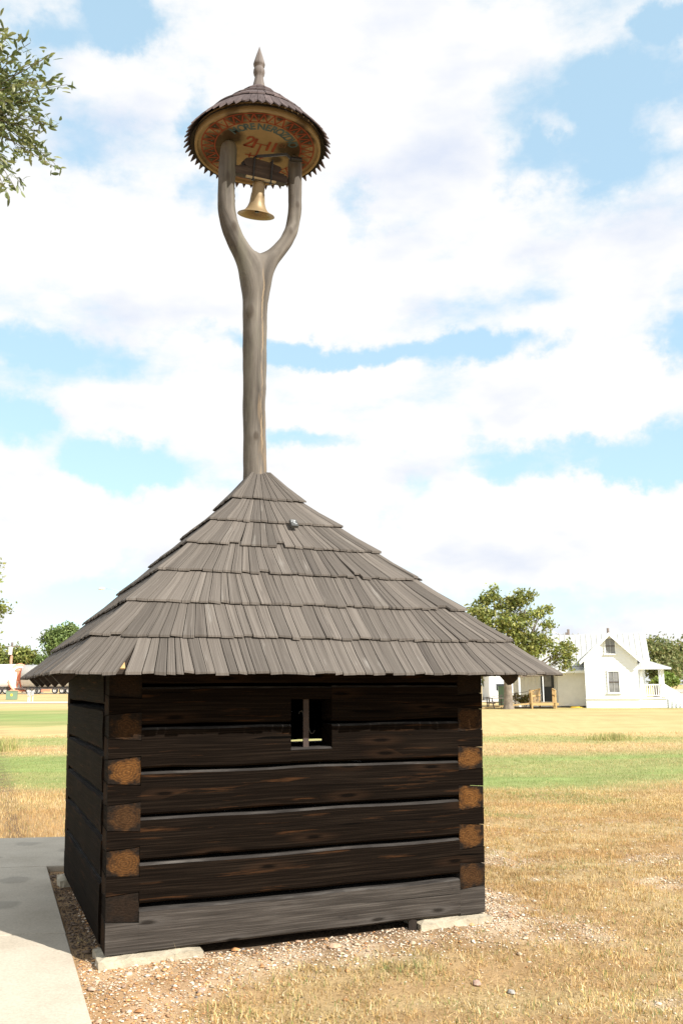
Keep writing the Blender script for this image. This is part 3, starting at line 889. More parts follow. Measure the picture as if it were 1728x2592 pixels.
# ------------------------------------------------------------------ forked pole
def skin_mesh(name, verts, edges, radii, mat, parent, sub=3):
    me = bpy.data.meshes.new(name); me.from_pydata(verts, edges, [])
    o = bpy.data.objects.new(name, me); COL.objects.link(o)
    o.modifiers.new('s', 'SKIN')
    for i, r in enumerate(radii):
        r = r if hasattr(r, '__len__') else (r, r)
        me.skin_vertices[0].data[i].radius = r; me.skin_vertices[0].data[i].use_root = (i == 0)
    sb = o.modifiers.new('b', 'SUBSURF'); sb.levels = sub; sb.render_levels = sub
    dg = bpy.context.evaluated_depsgraph_get()
    m2 = bpy.data.meshes.new_from_object(o.evaluated_get(dg))
    bpy.data.objects.remove(o); bpy.data.meshes.remove(me)
    m2.name = name; m2.materials.clear(); m2.materials.append(mat)
    m2.polygons.foreach_set('use_smooth', [True] * len(m2.polygons))
    m2.polygons.foreach_set('material_index', [0] * len(m2.polygons))
    # uv: along = height, across = angle about the local axis in metres
    while m2.uv_layers: m2.uv_layers.remove(m2.uv_layers[0])
    uv = m2.uv_layers.new(name='UVMap')
    co = np.array([v.co[:] for v in m2.vertices]); lv = np.array([l.vertex_index for l in m2.loops])
    c = co[lv]
    # hewn, knotty surface
    no = np.array([v.normal[:] for v in m2.vertices])
    an = np.arctan2(co[:, 1], co[:, 0] + .04)
    d = (fbm(an * 1.6 + 4, co[:, 2] * 2.3, 4) - .5) * .030
    for kx, ky, kz, kr, kh in ((.04, -.10, 4.05, .05, .012), (-.12, -.07, 4.70, .06, .014), (.05, -.08, 4.42, .045, -.010), (-.25, -.07, 5.45, .05, .010), (.24, -.05, 5.52, .04, .009), (-.06, -.11, 3.62, .05, .010), (-.33, -.06, 5.9, .045, .009), (.30, -.06, 5.78, .035, .008)):
        d += kh * np.exp(-(((co - np.array((kx, ky, kz))) / kr) ** 2).sum(1))
    co2 = co + no * d[:, None]
    m2.vertices.foreach_set('co', co2.astype(np.float32).ravel()); m2.update()
    arm = np.tanh((c[:, 0] + .03) / .16) * .30 - .03
    # blend axis smoothly through the crotch
    t = np.clip((c[:, 2] - 4.9) / .7, 0, 1); ax = -.04 * (1 - t) + arm * t
    U = np.stack([c[:, 2], (c[:, 0] - ax) * 1.0 + (c[:, 1]) * .35 + 10], 1)
    uv.data.foreach_set('uv', U.astype(np.float32).ravel())
    return link(name, m2, parent)


V = [(-.030, .0, 2.9), (-.031, 0, 3.3), (-.040, 0, 3.65), (-.046, .004, 4.0), (-.047, 0, 4.35), (-.052, .003, 4.65), (-.050, 0, 4.88), (-.042, 0, 5.05),
     (-.135, .0, 5.20), (-.225, 0, 5.33), (-.285, 0, 5.47), (-.320, 0, 5.64), (-.325, 0, 5.85), (-.318, 0, 6.05), (-.310, 0, 6.285),
     (.035, .0, 5.19), (.125, 0, 5.30), (.210, 0, 5.42), (.270, 0, 5.56), (.298, 0, 5.74), (.295, 0, 5.95), (.292, 0, 6.285)]
Ed = [(i, i + 1) for i in range(7)] + [(7, 8)] + [(i, i + 1) for i in range(8, 14)] + [(7, 15)] + [(i, i + 1) for i in range(15, 21)]
Rd = [.110, .105, .103, .105, .107, .110, .116, (.128, .114), .096, .087, .081, .078, .075, .073, .071, .088, .070, .059, .055, .054, .054, .058]
skin_mesh('forked_pole', V, Ed, Rd, M_POLE, ROOT)

# ------------------------------------------------------------------ round roof over the bell
CC = Vector((-.045, .018, 0)); DZ = 6.29
def build_canopy():
    prof = [(.055, 6.900), (.165, 6.782), (.305, 6.648), (.435, 6.520), (.535, 6.410), (.603, 6.322)]
    mb = MB()
    ins = [(max(r - .012, 0.02), z - .035) for r, z in prof]
    mb.lathe(ins[::-1] + [], 40, CC[:2]); mb.lathe([(ins[-1][0], ins[-1][1]), (.535, ins[-1][1] + .05)], 40, CC[:2])
    can = mb.build('canopy', M_DARKW, ROOT, True)
    rr = random.Random(4)
    def prof_at(s):          # s 0..5 along the profile
        i = min(int(s), 4); f = s - i
        return prof[i][0] * (1 - f) + prof[i + 1][0] * f, prof[i][1] * (1 - f) + prof[i + 1][1] * f
    for (sb, st, n, point) in ((1.05, 0.0, 16, 0), (1.95, .75, 26, 0), (3.1, 1.6, 40, 0), (5.0, 2.7, 57, 1)):
        for i in range(n):
            a0 = 2 * math.pi * (i + .03) / n; a1 = 2 * math.pi * (i + .97) / n; am = (a0 + a1) / 2
            th = .015; lift = .013 + abs(rr.gauss(0, .004)); tint = rr.random()
            ds = rr.gauss(0, .04)
            def pt(a, s, dz, k=1.0):
                r, z = prof_at(max(0, min(5, s))); return Vector((CC.x + r * k * math.cos(a), CC.y + r * k * math.sin(a), z + dz))
            S = [min(5, sb + ds), (sb + st) / 2, st]
            dzs = [lift, lift * .3, -.008]
            tp = [[pt(a0, S[j], dzs[j]), pt(a1, S[j], dzs[j])] for j in range(3)]
            bt = [[p - Vector((0, 0, th)) for p in row] for row in tp]
            mb = MB(); ln = .2
            for j in range(2):
                mb.face([tp[j][0], tp[j][1], tp[j + 1][1], tp[j + 1][0]], [(j * ln, 0), (j * ln, .05), (j * ln + ln, .05), (j * ln + ln, 0)], tint)
                mb.face([bt[j + 1][0], bt[j + 1][1], bt[j][1], bt[j][0]], [(0, 0)] * 4, tint)
                for q in (0, 1): mb.face([bt[j][q], tp[j][q], tp[j + 1][q], bt[j + 1][q]][::(1 if q else -1)], [(0, 0)] * 4, tint)
            if point:      # pointed lower end
                L = rr.uniform(.066, .082) if rr.random() > .08 else .025
                d = Vector((math.cos(am + rr.gauss(0, .006)), math.sin(am), 0)); base = (tp[0][0] + tp[0][1]) / 2
                tip = base + d * L * .62 + Vector((0, 0, -L * .76)); tb = tip - Vector((0, 0, th * .6)) - d * .006
                mb.face([tp[0][0], tip, tp[0][1]], [(0, 0), (.05, .02), (0, .05)], tint); mb.face([bt[0][1], tb, bt[0][0]], [(0, 0)] * 3, tint)
                mb.face([bt[0][0], tb, tip, tp[0][0]], [(0, 0)] * 4, tint); mb.face([tp[0][1], tip, tb, bt[0][1]], [(0, 0)] * 4, tint)
            else:
                mb.face([bt[0][0], bt[0][1], tp[0][1], tp[0][0]], [(0, 0)] * 4, tint)
            mb.build('shingle', M_CAPSH, can)
    # painted ceiling board with raised rim; its mesh is centred so the paint map sits on it
    mb = MB(); mb.lathe([(0, DZ), (.528, DZ), (.532, DZ - .022), (.552, DZ - .024), (.555, DZ + .06)], 56)
    disc = mb.build('ceiling_board', M_CREAM, can); disc.location = CC
    z = DZ - .003
    def strip(mb, pts, w, close=False):
        pts = [Vector((p[0], p[1], 0)) for p in pts]
        n = len(pts)
        def nrm(i):
            a = pts[(i - 1) % n if close else max(i - 1, 0)]; b = pts[(i + 1) % n if close else min(i + 1, n - 1)]
            d = (b - a).normalized(); return Vector((-d.y, d.x, 0)) * w / 2
        for i in range(n if close else n - 1):
            j = (i + 1) % n
            a, b = nrm(i), nrm(j)
            mb.face([(p.x, p.y, z) for p in (pts[i] - a, pts[i] + a, pts[j] + b, pts[j] - b)])
    ring = lambda r, n=72: [(CC.x + r * math.cos(2 * math.pi * k / n), CC.y + r * math.sin(2 * math.pi * k / n)) for k in range(n)]
    mb = MB(); R1, R2_ = .492, .378
    strip(mb, ring(R1), .011, True); strip(mb, ring(R2_), .011, True)
    nz = 34
    for k in range(nz):
        a, b, c = 2 * math.pi * k / nz, 2 * math.pi * (k + .5) / nz, 2 * math.pi * (k + 1) / nz
        p = lambda r, t: (CC.x + r * math.cos(t), CC.y + r * math.sin(t))
        strip(mb, [p(R2_ + .004, a), p(R1 - .004, b)], .011); strip(mb, [p(R1 - .004, b), p(R2_ + .004, c)], .011)
    mb.build('painted_border', M_RED, can, weld=False)
    mb = MB()
    for k in range(nz):
        for r, o in ((.41, .5), (.462, 0)):
            t = 2 * math.pi * (k + o) / nz; c = (CC.x + r * math.cos(t), CC.y + r * math.sin(t))
            mb.face([(c[0] + .006 * math.cos(q), c[1] + .006 * math.sin(q), z) for q in np.arange(0, 6.2, math.pi / 3)])
    mb.build('painted_dots', M_BLUE, can, weld=False)
    # emblem strokes
    mb = MB()
    strip(mb, [(-.170, -.078), (-.168, -.100), (-.155, -.120), (-.137, -.124), (-.121, -.112), (-.116, -.092), (-.122, -.066), (-.140, -.034), (-.160, -.004), (-.172, .018)], .022)
    strip(mb, [(-.180, .016), (-.094, .016)], .022)
    strip(mb, [(-.092, -.118), (-.094, .022)], .026); strip(mb, [(-.086, -.051), (.026, -.051)], .011)
    strip(mb, [(.029, -.116), (.032, .022)], .024); strip(mb, [(.084, -.120), (.086, .022)], .024)
    strip(mb, [(-.036, -.046), (-.030, .168)], .017); strip(mb, [(-.127, .140), (.042, .138)], .015)
    strip(mb, [(-.087, .100), (-.083, .174)], .015); strip(mb, [(.014, .096), (.018, .168)], .015)
    mb.build('painted_emblem', M_RED, can, weld=False)
    mb = MB()
    strip(mb, [(.142, -.130), (.124, -.118), (.117, -.098), (.121, -.078), (.134, -.070), (.146, -.080), (.146, -.098), (.133, -.106), (.120, -.096)], .010)
    strip(mb, [(.160, -.132), (.168, -.134), (.168, -.074)], .010)
    mb.build('painted_number', plain('brown_paint', (.12, .05, .025), .8), can, weld=False)
    # lettering along the near side, each letter a glyph turned to the arc
    me = bpy.data.meshes.new('painted_lettering'); vs, fs = [], []
    word = [('M', -.316, -.1617), ('O', -.2621, -.2132), ('R', -.2186, -.241), ('E', -.1749, -.2586), ('N', -.1073, -.2857), ('E', -.0487, -.2988), ('R', .0037, -.2899),
            ('O', .0609, -.2776), ('Z', .1104, -.2536), ('D', .1626, -.2275), ('V', .2052, -.1929), ('O', .240, -.1553)]
    for ch, x, y in word:
        cu = bpy.data.curves.new('t', 'FONT'); cu.body = ch; cu.size = .118; cu.align_x = 'CENTER'; cu.offset = .0034
        to = bpy.data.objects.new('t', cu); COL.objects.link(to)
        dg = bpy.context.evaluated_depsgraph_get(); m2 = bpy.data.meshes.new_from_object(to.evaluated_get(dg))
        bpy.data.objects.remove(to)
        d = Vector((x, y, 0)) - CC; d.normalize()
        c = CC + d * .316
        i = len(vs)
        for v in m2.vertices:
            lx, ly = v.co.x * .76, v.co.y - .041
            # letter tops point away from the centre; read from below, so right is d turned by +90 degrees
            rt = Vector((-d.y, d.x, 0)); p = c + rt * lx + d * ly
            vs.append((p.x, p.y, z))
        fs += [tuple(k + i for k in p.vertices) for p in m2.polygons]
        bpy.data.meshes.remove(m2)
    # a slipped mark above the R, as painted
    me.from_pydata(vs, [], fs); me.materials.append(M_BLUE); link('painted_lettering', me, can)
    # turned finial
    mb = MB()
    mb.lathe([(.056, 6.885), (.054, 6.915), (.046, 6.95), (.040, 6.985), (.037, 7.005), (.047, 7.02), (.052, 7.045), (.050, 7.07), (.040, 7.09), (.036, 7.10), (.050, 7.112), (.053, 7.130), (.049, 7.145), (.028, 7.22), (.0, 7.315)], 20, CC[:2])
    mb.build('finial', M_FINIAL, can, True)
build_canopy()


# ------------------------------------------------------------------ bell hung between the arms
def build_bell():
    B = empty('bell', CTR + NV * -.03 + Vector((0, 0, 6.03)), YAW)
    B.rotation_euler = (math.radians(16), 0, YAW)
    tag(B, 'small gold trumpet-shaped bell on a dark wooden headstock hung in the fork of the pole', 'bell')
    z0 = 6.03
    mb = MB()
    prof = [(.0, 5.96), (.052, 5.958), (.055, 5.93), (.056, 5.85), (.060, 5.835), (.063, 5.80), (.068, 5.745), (.082, 5.70), (.10, 5.668), (.112, 5.655), (.135, 5.64), (.160, 5.626), (.164, 5.62)]
    inn = [(.158, 5.619), (.13, 5.63), (.105, 5.645), (.085, 5.68), (.066, 5.735), (.05, 5.80), (.045, 5.86), (.0, 5.88)]
    mb.lathe([(r, 5.96 - z0 + (z - 5.96) * .84) for r, z in prof + inn], 36)
    mb.build('bell_body', M_BRASS, B, True)
    mb = MB(); mb.tube([(0, 0, 5.88 - z0), (.004, 0, 5.75 - z0), (.006, 0, 5.70 - z0)], [.006, .007, .02], 8); mb.build('clapper', M_IRON, B)
    # headstock: main beam with turned necks, shaped block above
    mb = MB()
    def prism(pts, y0, y1):
        mb.face([(x, y0, z - z0) for x, z in pts], [(x, z) for x, z in pts]); mb.face([(x, y1, z - z0) for x, z in pts][::-1], [(x, z) for x, z in pts][::-1])
        for i in range(len(pts)):
            j = (i + 1) % len(pts); a, b = pts[i], pts[j]
            mb.face([(a[0], y1, a[1] - z0), (b[0], y1, b[1] - z0), (b[0], y0, b[1] - z0), (a[0], y0, a[1] - z0)], [(a[0], 0), (b[0], 0), (b[0], .1), (a[0], .1)])
    prism([(-.24, 5.985), (.24, 5.985), (.24, 6.035), (.225, 6.05), (-.225, 6.05), (-.24, 6.035)], -.055, .055)
    prism([(-.195, 6.051), (.205, 6.051), (.205, 6.062), (-.195, 6.062)], -.05, .05)
    prism([(-.135, 6.063), (.135, 6.063), (.165, 6.073), (.18, 6.095), (.168, 6.115), (.13, 6.122), (.1, 6.130), (-.07, 6.140), (-.10, 6.140), (-.145, 6.128), (-.165, 6.105), (-.16, 6.082)], -.05, .05)
    mb.build('headstock', M_HEAD, B)
    mb = MB(); mb.tube([(-.30, 0, 6.015 - z0), (-.24, 0, 6.015 - z0)], .028, 12); mb.tube([(.24, 0, 6.015 - z0), (.31, 0, 6.015 - z0)], .028, 12); mb.build('axle', M_HEAD, B, True)
    mb = MB(); mb.box(-.135, .135, -.066, -.035, 5.968 - z0, 5.982 - z0); mb.build('mounting_plate', plain('pale_brass_plate', (.36, .27, .15), .5, .3), B)
    for x in (-.072, .088):
        mb = MB(); mb.tube([(x, -.062, 5.950 - z0), (x, -.062, 6.148 - z0)], .0075, 8); mb.tube([(x, -.062, 6.148 - z0), (x, .05, 6.150 - z0)], .0075, 8)
        mb.tube([(x, -.062, 5.945 - z0), (x, -.062, 5.958 - z0)], .014, 6); mb.build('strap', M_IRON, B)
    mb = MB(); mb.bar((-.065, -.075, 6.150 - z0), (.20, -.085, 6.222 - z0), .022, .020); mb.bar((.20, -.085, 6.222 - z0), (.245, -.10, 6.185 - z0), .018, .018)
    mb.tube([(.235, -.105, 6.185 - z0), (.335, -.095, 6.198 - z0)], .021, 10); mb.build('bell_lever', M_IRON, B)
build_bell()

# ------------------------------------------------------------------ foundation stones
def rough_block(name, lx0, lx1, ly0, ly1, z1, label, seed):
    r = random.Random(seed); mb = MB()
    nx, ny = 8, 3
    def P(i, j, top):
        x = lx0 + (lx1 - lx0) * i / nx; y = ly0 + (ly1 - ly0) * j / ny
        rs = random.Random(seed * 1000 + i * 50 + j * 7 + top)
        e = .012
        edge = (i in (0, nx)) or (j in (0, ny))
        return Vector((x + rs.uniform(-e, e), y + rs.uniform(-e, e), (z1 - .004 - (.008 if edge else 0) + (rs.uniform(-.012, 0) if edge else 0)) if top else -.06))
    for i in range(nx):
        for j in range(ny): mb.face([P(i, j, 1), P(i + 1, j, 1), P(i + 1, j + 1, 1), P(i, j + 1, 1)])
    for i in range(nx):
        for j, s in ((0, 1), (ny, -1)): mb.face([P(i, j, 0), P(i + 1, j, 0), P(i + 1, j, 1), P(i, j, 1)][::s])
    for j in range(ny):
        for i, s in ((0, -1), (nx, 1)): mb.face([P(i, j, 0), P(i, j + 1, 0), P(i, j + 1, 1), P(i, j, 1)][::s])
    o = mb.build(name, M_STONE, None)
    o.location = CTR; o.rotation_euler = (0, 0, YAW)
    tag(o, label, 'stone block', 'stone blocks under the corners of the log hut')
rough_block('foundation_stone', -1.285, -.70, -1.30, -1.02, Z0, 'pale stone block under the near left corner of the log hut beside the path', 3)
rough_block('foundation_stone', .74, 1.275, -1.29, -1.04, Z0, 'pale stone block under the right front corner of the log hut', 4)
rough_block('foundation_stone', -1.30, -1.0, .98, 1.27, Z0, 'small stone block under the far left corner of the log hut by the cross walk', 5)
rough_block('foundation_stone', .95, 1.24, .98, 1.25, Z0, 'stone block under the hidden back right corner of the log hut', 6)
mb = MB(); mb.bar((.70, -1.25, .02), (.72, -1.22, .115), .05, .05); o = mb.build('wood_wedge', M_DARKW); o.location = CTR; o.rotation_euler = (0, 0, YAW)
tag(o, 'short dark wooden wedge beside the right foundation stone', 'wedge')

# ------------------------------------------------------------------ pebbles and loose stones
def rand_in(n, x0, x1, y0, y1):
    return RNG.uniform(x0, x1, n), RNG.uniform(y0, y1, n)


def on_path(x, y):
    s = (x - E0[0]) * (-EDIR[1]) + (y - E0[1]) * EDIR[0]
    cross = (y > 8.15 + (x + 2.6) * .14) & (y < 10.0) & (x < .05)
    return ((s > -.01) & (y < 9)) | cross


def inside_hut(x, y, m=.02):
    lx, ly = to_local(x, y); return (np.abs(lx) < HW + m) & (np.abs(ly) < HW + m)


def pebbles():
    x, y = rand_in(260000, -3.2, 4.2, 3.6, 11.5)
    keep = (np.abs(x) < y * .40 + .2) & ~on_path(x, y) & ~inside_hut(x, y, -.06)
    g = gravel_amount(x, y)
    keep &= RNG.random(len(x)) < g ** 1.4 * np.clip(5.8 / y, .35, 1) * .85
    x, y = x[keep], y[keep]; n = len(x)
    lx, ly = to_local(x, y)
    size = np.clip(RNG.lognormal(math.log(.0052), .42, n), .0025, .03)
    big = RNG.random(n) < .012; size[big] *= 2.2; size = np.minimum(size, .026)
    base = np.array([(1, 0, 0), (0, 1, 0), (-1, 0, 0), (0, -1, 0), (0, 0, .75), (0, 0, -.75), (.6, .6, .35), (-.6, .6, .35), (-.6, -.6, .35), (.6, -.6, .35)], float)
    tri = np.array([(0, 6, 9), (0, 1, 6), (1, 2, 7), (1, 7, 6), (2, 3, 8), (2, 8, 7), (3, 0, 9), (3, 9, 8), (6, 7, 4), (7, 8, 4), (8, 9, 4), (9, 6, 4)])
    V = base[None] * (1 + RNG.uniform(-.28, .28, (n, 10, 1)))
    V = V * np.stack([RNG.uniform(.8, 1.5, n), RNG.uniform(.7, 1.1, n), RNG.uniform(.5, .9, n)], 1)[:, None] * size[:, None, None]
    a = RNG.uniform(0, 6.28, n); ca, sa = np.cos(a)[:, None], np.sin(a)[:, None]
    X = V[..., 0] * ca - V[..., 1] * sa; Yv = V[..., 0] * sa + V[..., 1] * ca
    z = ground_height(x, y)
    P = np.stack([X + x[:, None], Yv + y[:, None], V[..., 2] + (z + size * .28)[:, None]], 2)
    pal = np.array([(.52, .40, .28), (.60, .50, .38), (.48, .27, .12), (.42, .21, .09), (.36, .26, .19), (.66, .58, .47), (.30, .18, .10), (.22, .20, .19), (.50, .33, .22)])
    pl = np.array([.16, .14, .20, .14, .10, .08, .08, .03, .07]); pr = np.array([.30, .26, .10, .05, .08, .12, .04, .02, .06]); pr /= pr.sum(); pl /= pl.sum()
    left = RNG.random(n) < sstep(.3, -1.1, lx)
    idx = np.where(left, RNG.choice(9, n, p=pl), RNG.choice(9, n, p=pr))
    c = pal[idx] * RNG.uniform(.8, 1.2, (n, 1))
    # the strip between wall and walk gets darker brown pebbles
    wall_strip = (lx < -HW) & (ly > -1.08); c[wall_strip] = np.array((.12, .085, .06)) * RNG.uniform(.5, 1.8, (wall_strip.sum(), 1))
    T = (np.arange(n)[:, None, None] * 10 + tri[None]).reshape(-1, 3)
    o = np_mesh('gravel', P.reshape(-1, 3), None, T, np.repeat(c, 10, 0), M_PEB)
    tag(o, 'mixed tan, cream and rusty pebbles strewn on bare soil around the hut', 'gravel', None, 'stuff')
    return n
NPEB = pebbles()


def loose_stone(px, py, size, col, label, seed):
    q = FW + R2 * ((px - 864) / FPX) - U2 * ((py - 1296) / FPX); q = q * (-(EYE - .03) / q.z)
    r = random.Random(seed); mb = MB(); n, k = 9, 5
    off = [[r.uniform(.78, 1.15) for _ in range(n)] for _ in range(k)]
    def P(i, j):
        ph = math.pi * i / (k - 1); s = size * (off[i][j % n] if 0 < i < k - 1 else 1)
        return Vector((s * math.sin(ph) * math.cos(2 * math.pi * j / n) * 1.25, s * math.sin(ph) * math.sin(2 * math.pi * j / n) * .85, s * .62 * math.cos(ph)))
    for i in range(k - 1):
        for j in range(n):
            f = [P(i, j), P(i + 1, j), P(i + 1, j + 1), P(i, j + 1)]
            if i == 0: f = f[:3]
            elif i == k - 2: f = [f[0], f[1], f[3]]
            mb.face(f)
    o = mb.build('loose_stone', plain('stone_%d' % seed, col, .85, 0, .25, 30, bumpd=.004))
    gx, gy = q.x, q.y
    o.location = (gx, gy, float(ground_height(np.array([gx]), np.array([gy]))[0]) + size * .3); o.rotation_euler = (0, 0, r.uniform(0, 6))
    tag(o, label, 'stone', 'larger stones lying on the gravel')
loose_stone(283, 2462, .026, (.12, .12, .13), 'dark grey stone on the gravel below the left foundation block', 1)
loose_stone(512, 2511, .019, (.42, .30, .25), 'pinkish stone on the gravel in front of the hut, left of the middle', 2)
loose_stone(431, 2452, .024, (.58, .47, .33), 'cream stone lying against the left foundation block', 3)
loose_stone(1204, 2480, .028, (.40, .27, .21), 'brownish pink stone in the dry grass below the right foundation block', 4)
loose_stone(326, 2481, .020, (.52, .38, .29), 'pale pink stone on the orange gravel near the path corner', 5)
loose_stone(1293, 2497, .022, (.36, .34, .31), 'grey stone in the dry grass right of the brownish pink stone', 6)
loose_stone(847, 2412, .032, (.48, .33, .22), 'flat tan stone in front of the sill log, near the middle', 7)
loose_stone(1192, 2355, .022, (.50, .33, .16), 'orange-tan stone lying against the right foundation block', 8)


# ------------------------------------------------------------------ grass
def blades(name, x, y, h, w, col, label, cat, lean_amt=.55):
    n = len(x); z = ground_height(x, y) - .004
    a = RNG.uniform(0, 2 * math.pi, n); la = RNG.uniform(0, 2 * math.pi, n); le = np.abs(RNG.normal(0, lean_amt, n))
    dx, dy = np.cos(la) * le * h, np.sin(la) * le * h
    wx, wy = np.cos(a) * w / 2, np.sin(a) * w / 2
    hz = h * np.clip(1 - le * .35, .3, 1)
    V = np.stack([np.stack([x - wx, y - wy, z], 1), np.stack([x + wx, y + wy, z], 1),
                  np.stack([x + wx * .7 + dx * .38, y + wy * .7 + dy * .38, z + hz * .58], 1), np.stack([x - wx * .7 + dx * .38, y - wy * .7 + dy * .38, z + hz * .58], 1),
                  np.stack([x + dx, y + dy, z + hz], 1)], 1)
    i = np.arange(n) * 5
    q = np.stack([i, i + 1, i + 2, i + 3], 1); t = np.stack([i + 3, i + 2, i + 4], 1)
    o = np_mesh(name, V.reshape(-1, 3), q, t, np.repeat(col, 5, 0), M_BLADE)
    return tag(o, label, cat, None, 'stuff')


def blade_colors(x, y, gn):
    n = len(x)
    pal = np.array([(.62, .455, .195), (.74, .58, .30), (.50, .325, .13), (.36, .21, .085), (.19, .13, .065), (.84, .71, .46)])
    pr = np.array([.29, .25, .17, .09, .07, .13]); idx = RNG.choice(6, n, p=pr)
    c = pal[idx]
    ru = np.clip(sstep(.42, .64, fbm(x * .8, y * 2.2)) + .9 * sstep(6.8, 8.6, y) * sstep(14.5, 11, y), 0, 1.6)[:, None]; c = c * (1 - ru * .35) + np.array((.50, .30, .12)) * ru * .35
    pg = np.clip(gn + .10 * sstep(7.2, 5.2, y) + .42 * sstep(.54, .70, fbm(x * .6 + 21, y * .9 + 3)) + .05, 0, 1)
    isg = RNG.random(n) < pg
    gp = np.array([(.22, .28, .08), (.29, .34, .12), (.18, .24, .08), (.36, .35, .14)])
    c[isg] = gp[RNG.choice(4, isg.sum())]
    return c * RNG.uniform(.8, 1.2, (n, 1)) * (.78 + .44 * fbm(x * 1.3 + 30, y * 1.6, 4))[:, None]


def grass_field():
    # near: tufted
    tx, ty = rand_in(34000, -2.4, 8.2, 2.6, 14.5)
    kp = (tx < ty * .42 + 2.0) & (tx > -ty * .42 - .3) & ~on_path(tx, ty) & ~inside_hut(tx, ty, .04)
    g = gravel_amount(tx, ty)
    cover = fbm(tx * 1.6 + 60, ty * 1.6)
    kp &= (RNG.random(len(tx)) > g * 1.08) & (RNG.random(len(tx)) < .35 + 1.0 * sstep(.36, .6, cover))
    tx, ty = tx[kp], ty[kp]
    k = 17
    x = np.repeat(tx, k) + RNG.normal(0, .030, len(tx) * k); y = np.repeat(ty, k) + RNG.normal(0, .030, len(tx) * k)
    ok = ~on_path(x, y) & ~inside_hut(x, y, .01); x, y = x[ok], y[ok]
    th = np.repeat(RNG.uniform(.55, 1.25, len(tx)), k)[ok]
    h = RNG.uniform(.018, .052, len(x)) * th
    w = RNG.uniform(.0026, .0058, len(x))
    blades('dry_grass', x, y, h, w, blade_colors(x, y, green_amount(x, y)), 'tufts of straw-coloured dry grass on the ground beside and in front of the hut', 'grass', .75)
    n1 = len(x)
    # flattened thatch between the tufts
    x, y = rand_in(460000, -2.4, 8.2, 2.6, 13.5)
    kp = (x < y * .42 + 2.0) & (x > -y * .42 - .3) & ~on_path(x, y) & ~inside_hut(x, y, .02) & (RNG.random(len(x)) > gravel_amount(x, y) * 1.02) & (RNG.random(len(x)) < .25 + .75 * sstep(.32, .58, fbm(x * 2.3 + 9, y * 2.3)))
    x, y = x[kp], y[kp]
    c = blade_colors(x, y, green_amount(x, y) * .8) * RNG.choice([.45, .8, 1.0, 1.15], (len(x), 1), p=[.22, .28, .3, .2])
    blades('grass_thatch', x, y, RNG.uniform(.012, .034, len(x)), RNG.uniform(.003, .0065, len(x)), c, 'short flattened dry thatch covering the ground between the grass tufts', 'grass', 1.5)
    # a few taller seed stalks and sparse green weeds
    x, y = rand_in(3600, -1.4, 6, 3.6, 12)
    kp = (np.abs(x) < y * .42 + .3) & ~on_path(x, y) & ~inside_hut(x, y, .05) & (RNG.random(len(x)) > gravel_amount(x, y) * .93)
    x, y = x[kp], y[kp]
    c = np.tile(np.array((.62, .48, .24)), (len(x), 1)) * RNG.uniform(.8, 1.15, (len(x), 1))
    gg = RNG.random(len(x)) < .25; c[gg] = (.2, .28, .07)
    blades('seed_stalks', x, y, RNG.uniform(.05, .125, len(x)), RNG.uniform(.002, .0035, len(x)), c, 'scattered taller bleached grass stalks standing above the dry turf', 'grass stalks', .6)
    # middle distance
    u = RNG.random(150000); y = 12.0 * (31 / 12.0) ** u; x = RNG.uniform(-.42, .52, len(y)) * y
    kp = ~on_path(x, y) & ~inside_hut(x, y, .3) & ((x > .3) | (x < -2.2)); x, y = x[kp], y[kp]
    gn = green_amount(x, y)
    h = RNG.uniform(.03, .07, len(x)) * (1 - .3 * gn); w = .0022 * y / 8 * RNG.uniform(.8, 1.5, len(x))
    blades('lawn_grass', x, y, h, w, blade_colors(x, y, gn * .95), 'short mown grass of the green and tan lawn bands beyond the hut', 'lawn grass', .7)
    # grass at the edge of the cross walk, left
    x, y = rand_in(30000, -7.0, -2.2, 9.6, 14)
    kp = ~on_path(x, y) & (x > -.44 * y); x, y = x[kp], y[kp]
    blades('path_edge_grass', x, y, RNG.uniform(.03, .075, len(x)), RNG.uniform(.003, .005, len(x)), blade_colors(x, y, green_amount(x, y)), 'dry brown grass along the far edge of the cross walk at left', 'grass', .6)
grass_field()


def tall_clump(px, py, Y, wid, hgt, n, label):
    p = PX(px, py, Y)
    x = p.x + RNG.normal(0, wid * .42, n); y = p.y + RNG.normal(0, .35, n)
    col = np.where(RNG.random((n, 1)) < .55, np.array((.34, .36, .13)), np.array((.52, .43, .2))) * RNG.uniform(.8, 1.2, (n, 1))
    h = hgt * RNG.uniform(.45, 1.05, n) * np.exp(-((x - p.x) / (wid * 1.1)) ** 2)
    o = blades('grass_clump', x, y, h, np.full(n, .016), col, label, 'grass clump', .35)
tall_clump(18, 1882, 24.2, .42, .46, 420, 'tall yellow-green grass clump on the lawn at the far left')
tall_clump(1545, 1868, 27.0, .95, .28, 520, 'low wide clump of tall pale grass on the right lawn below the house')

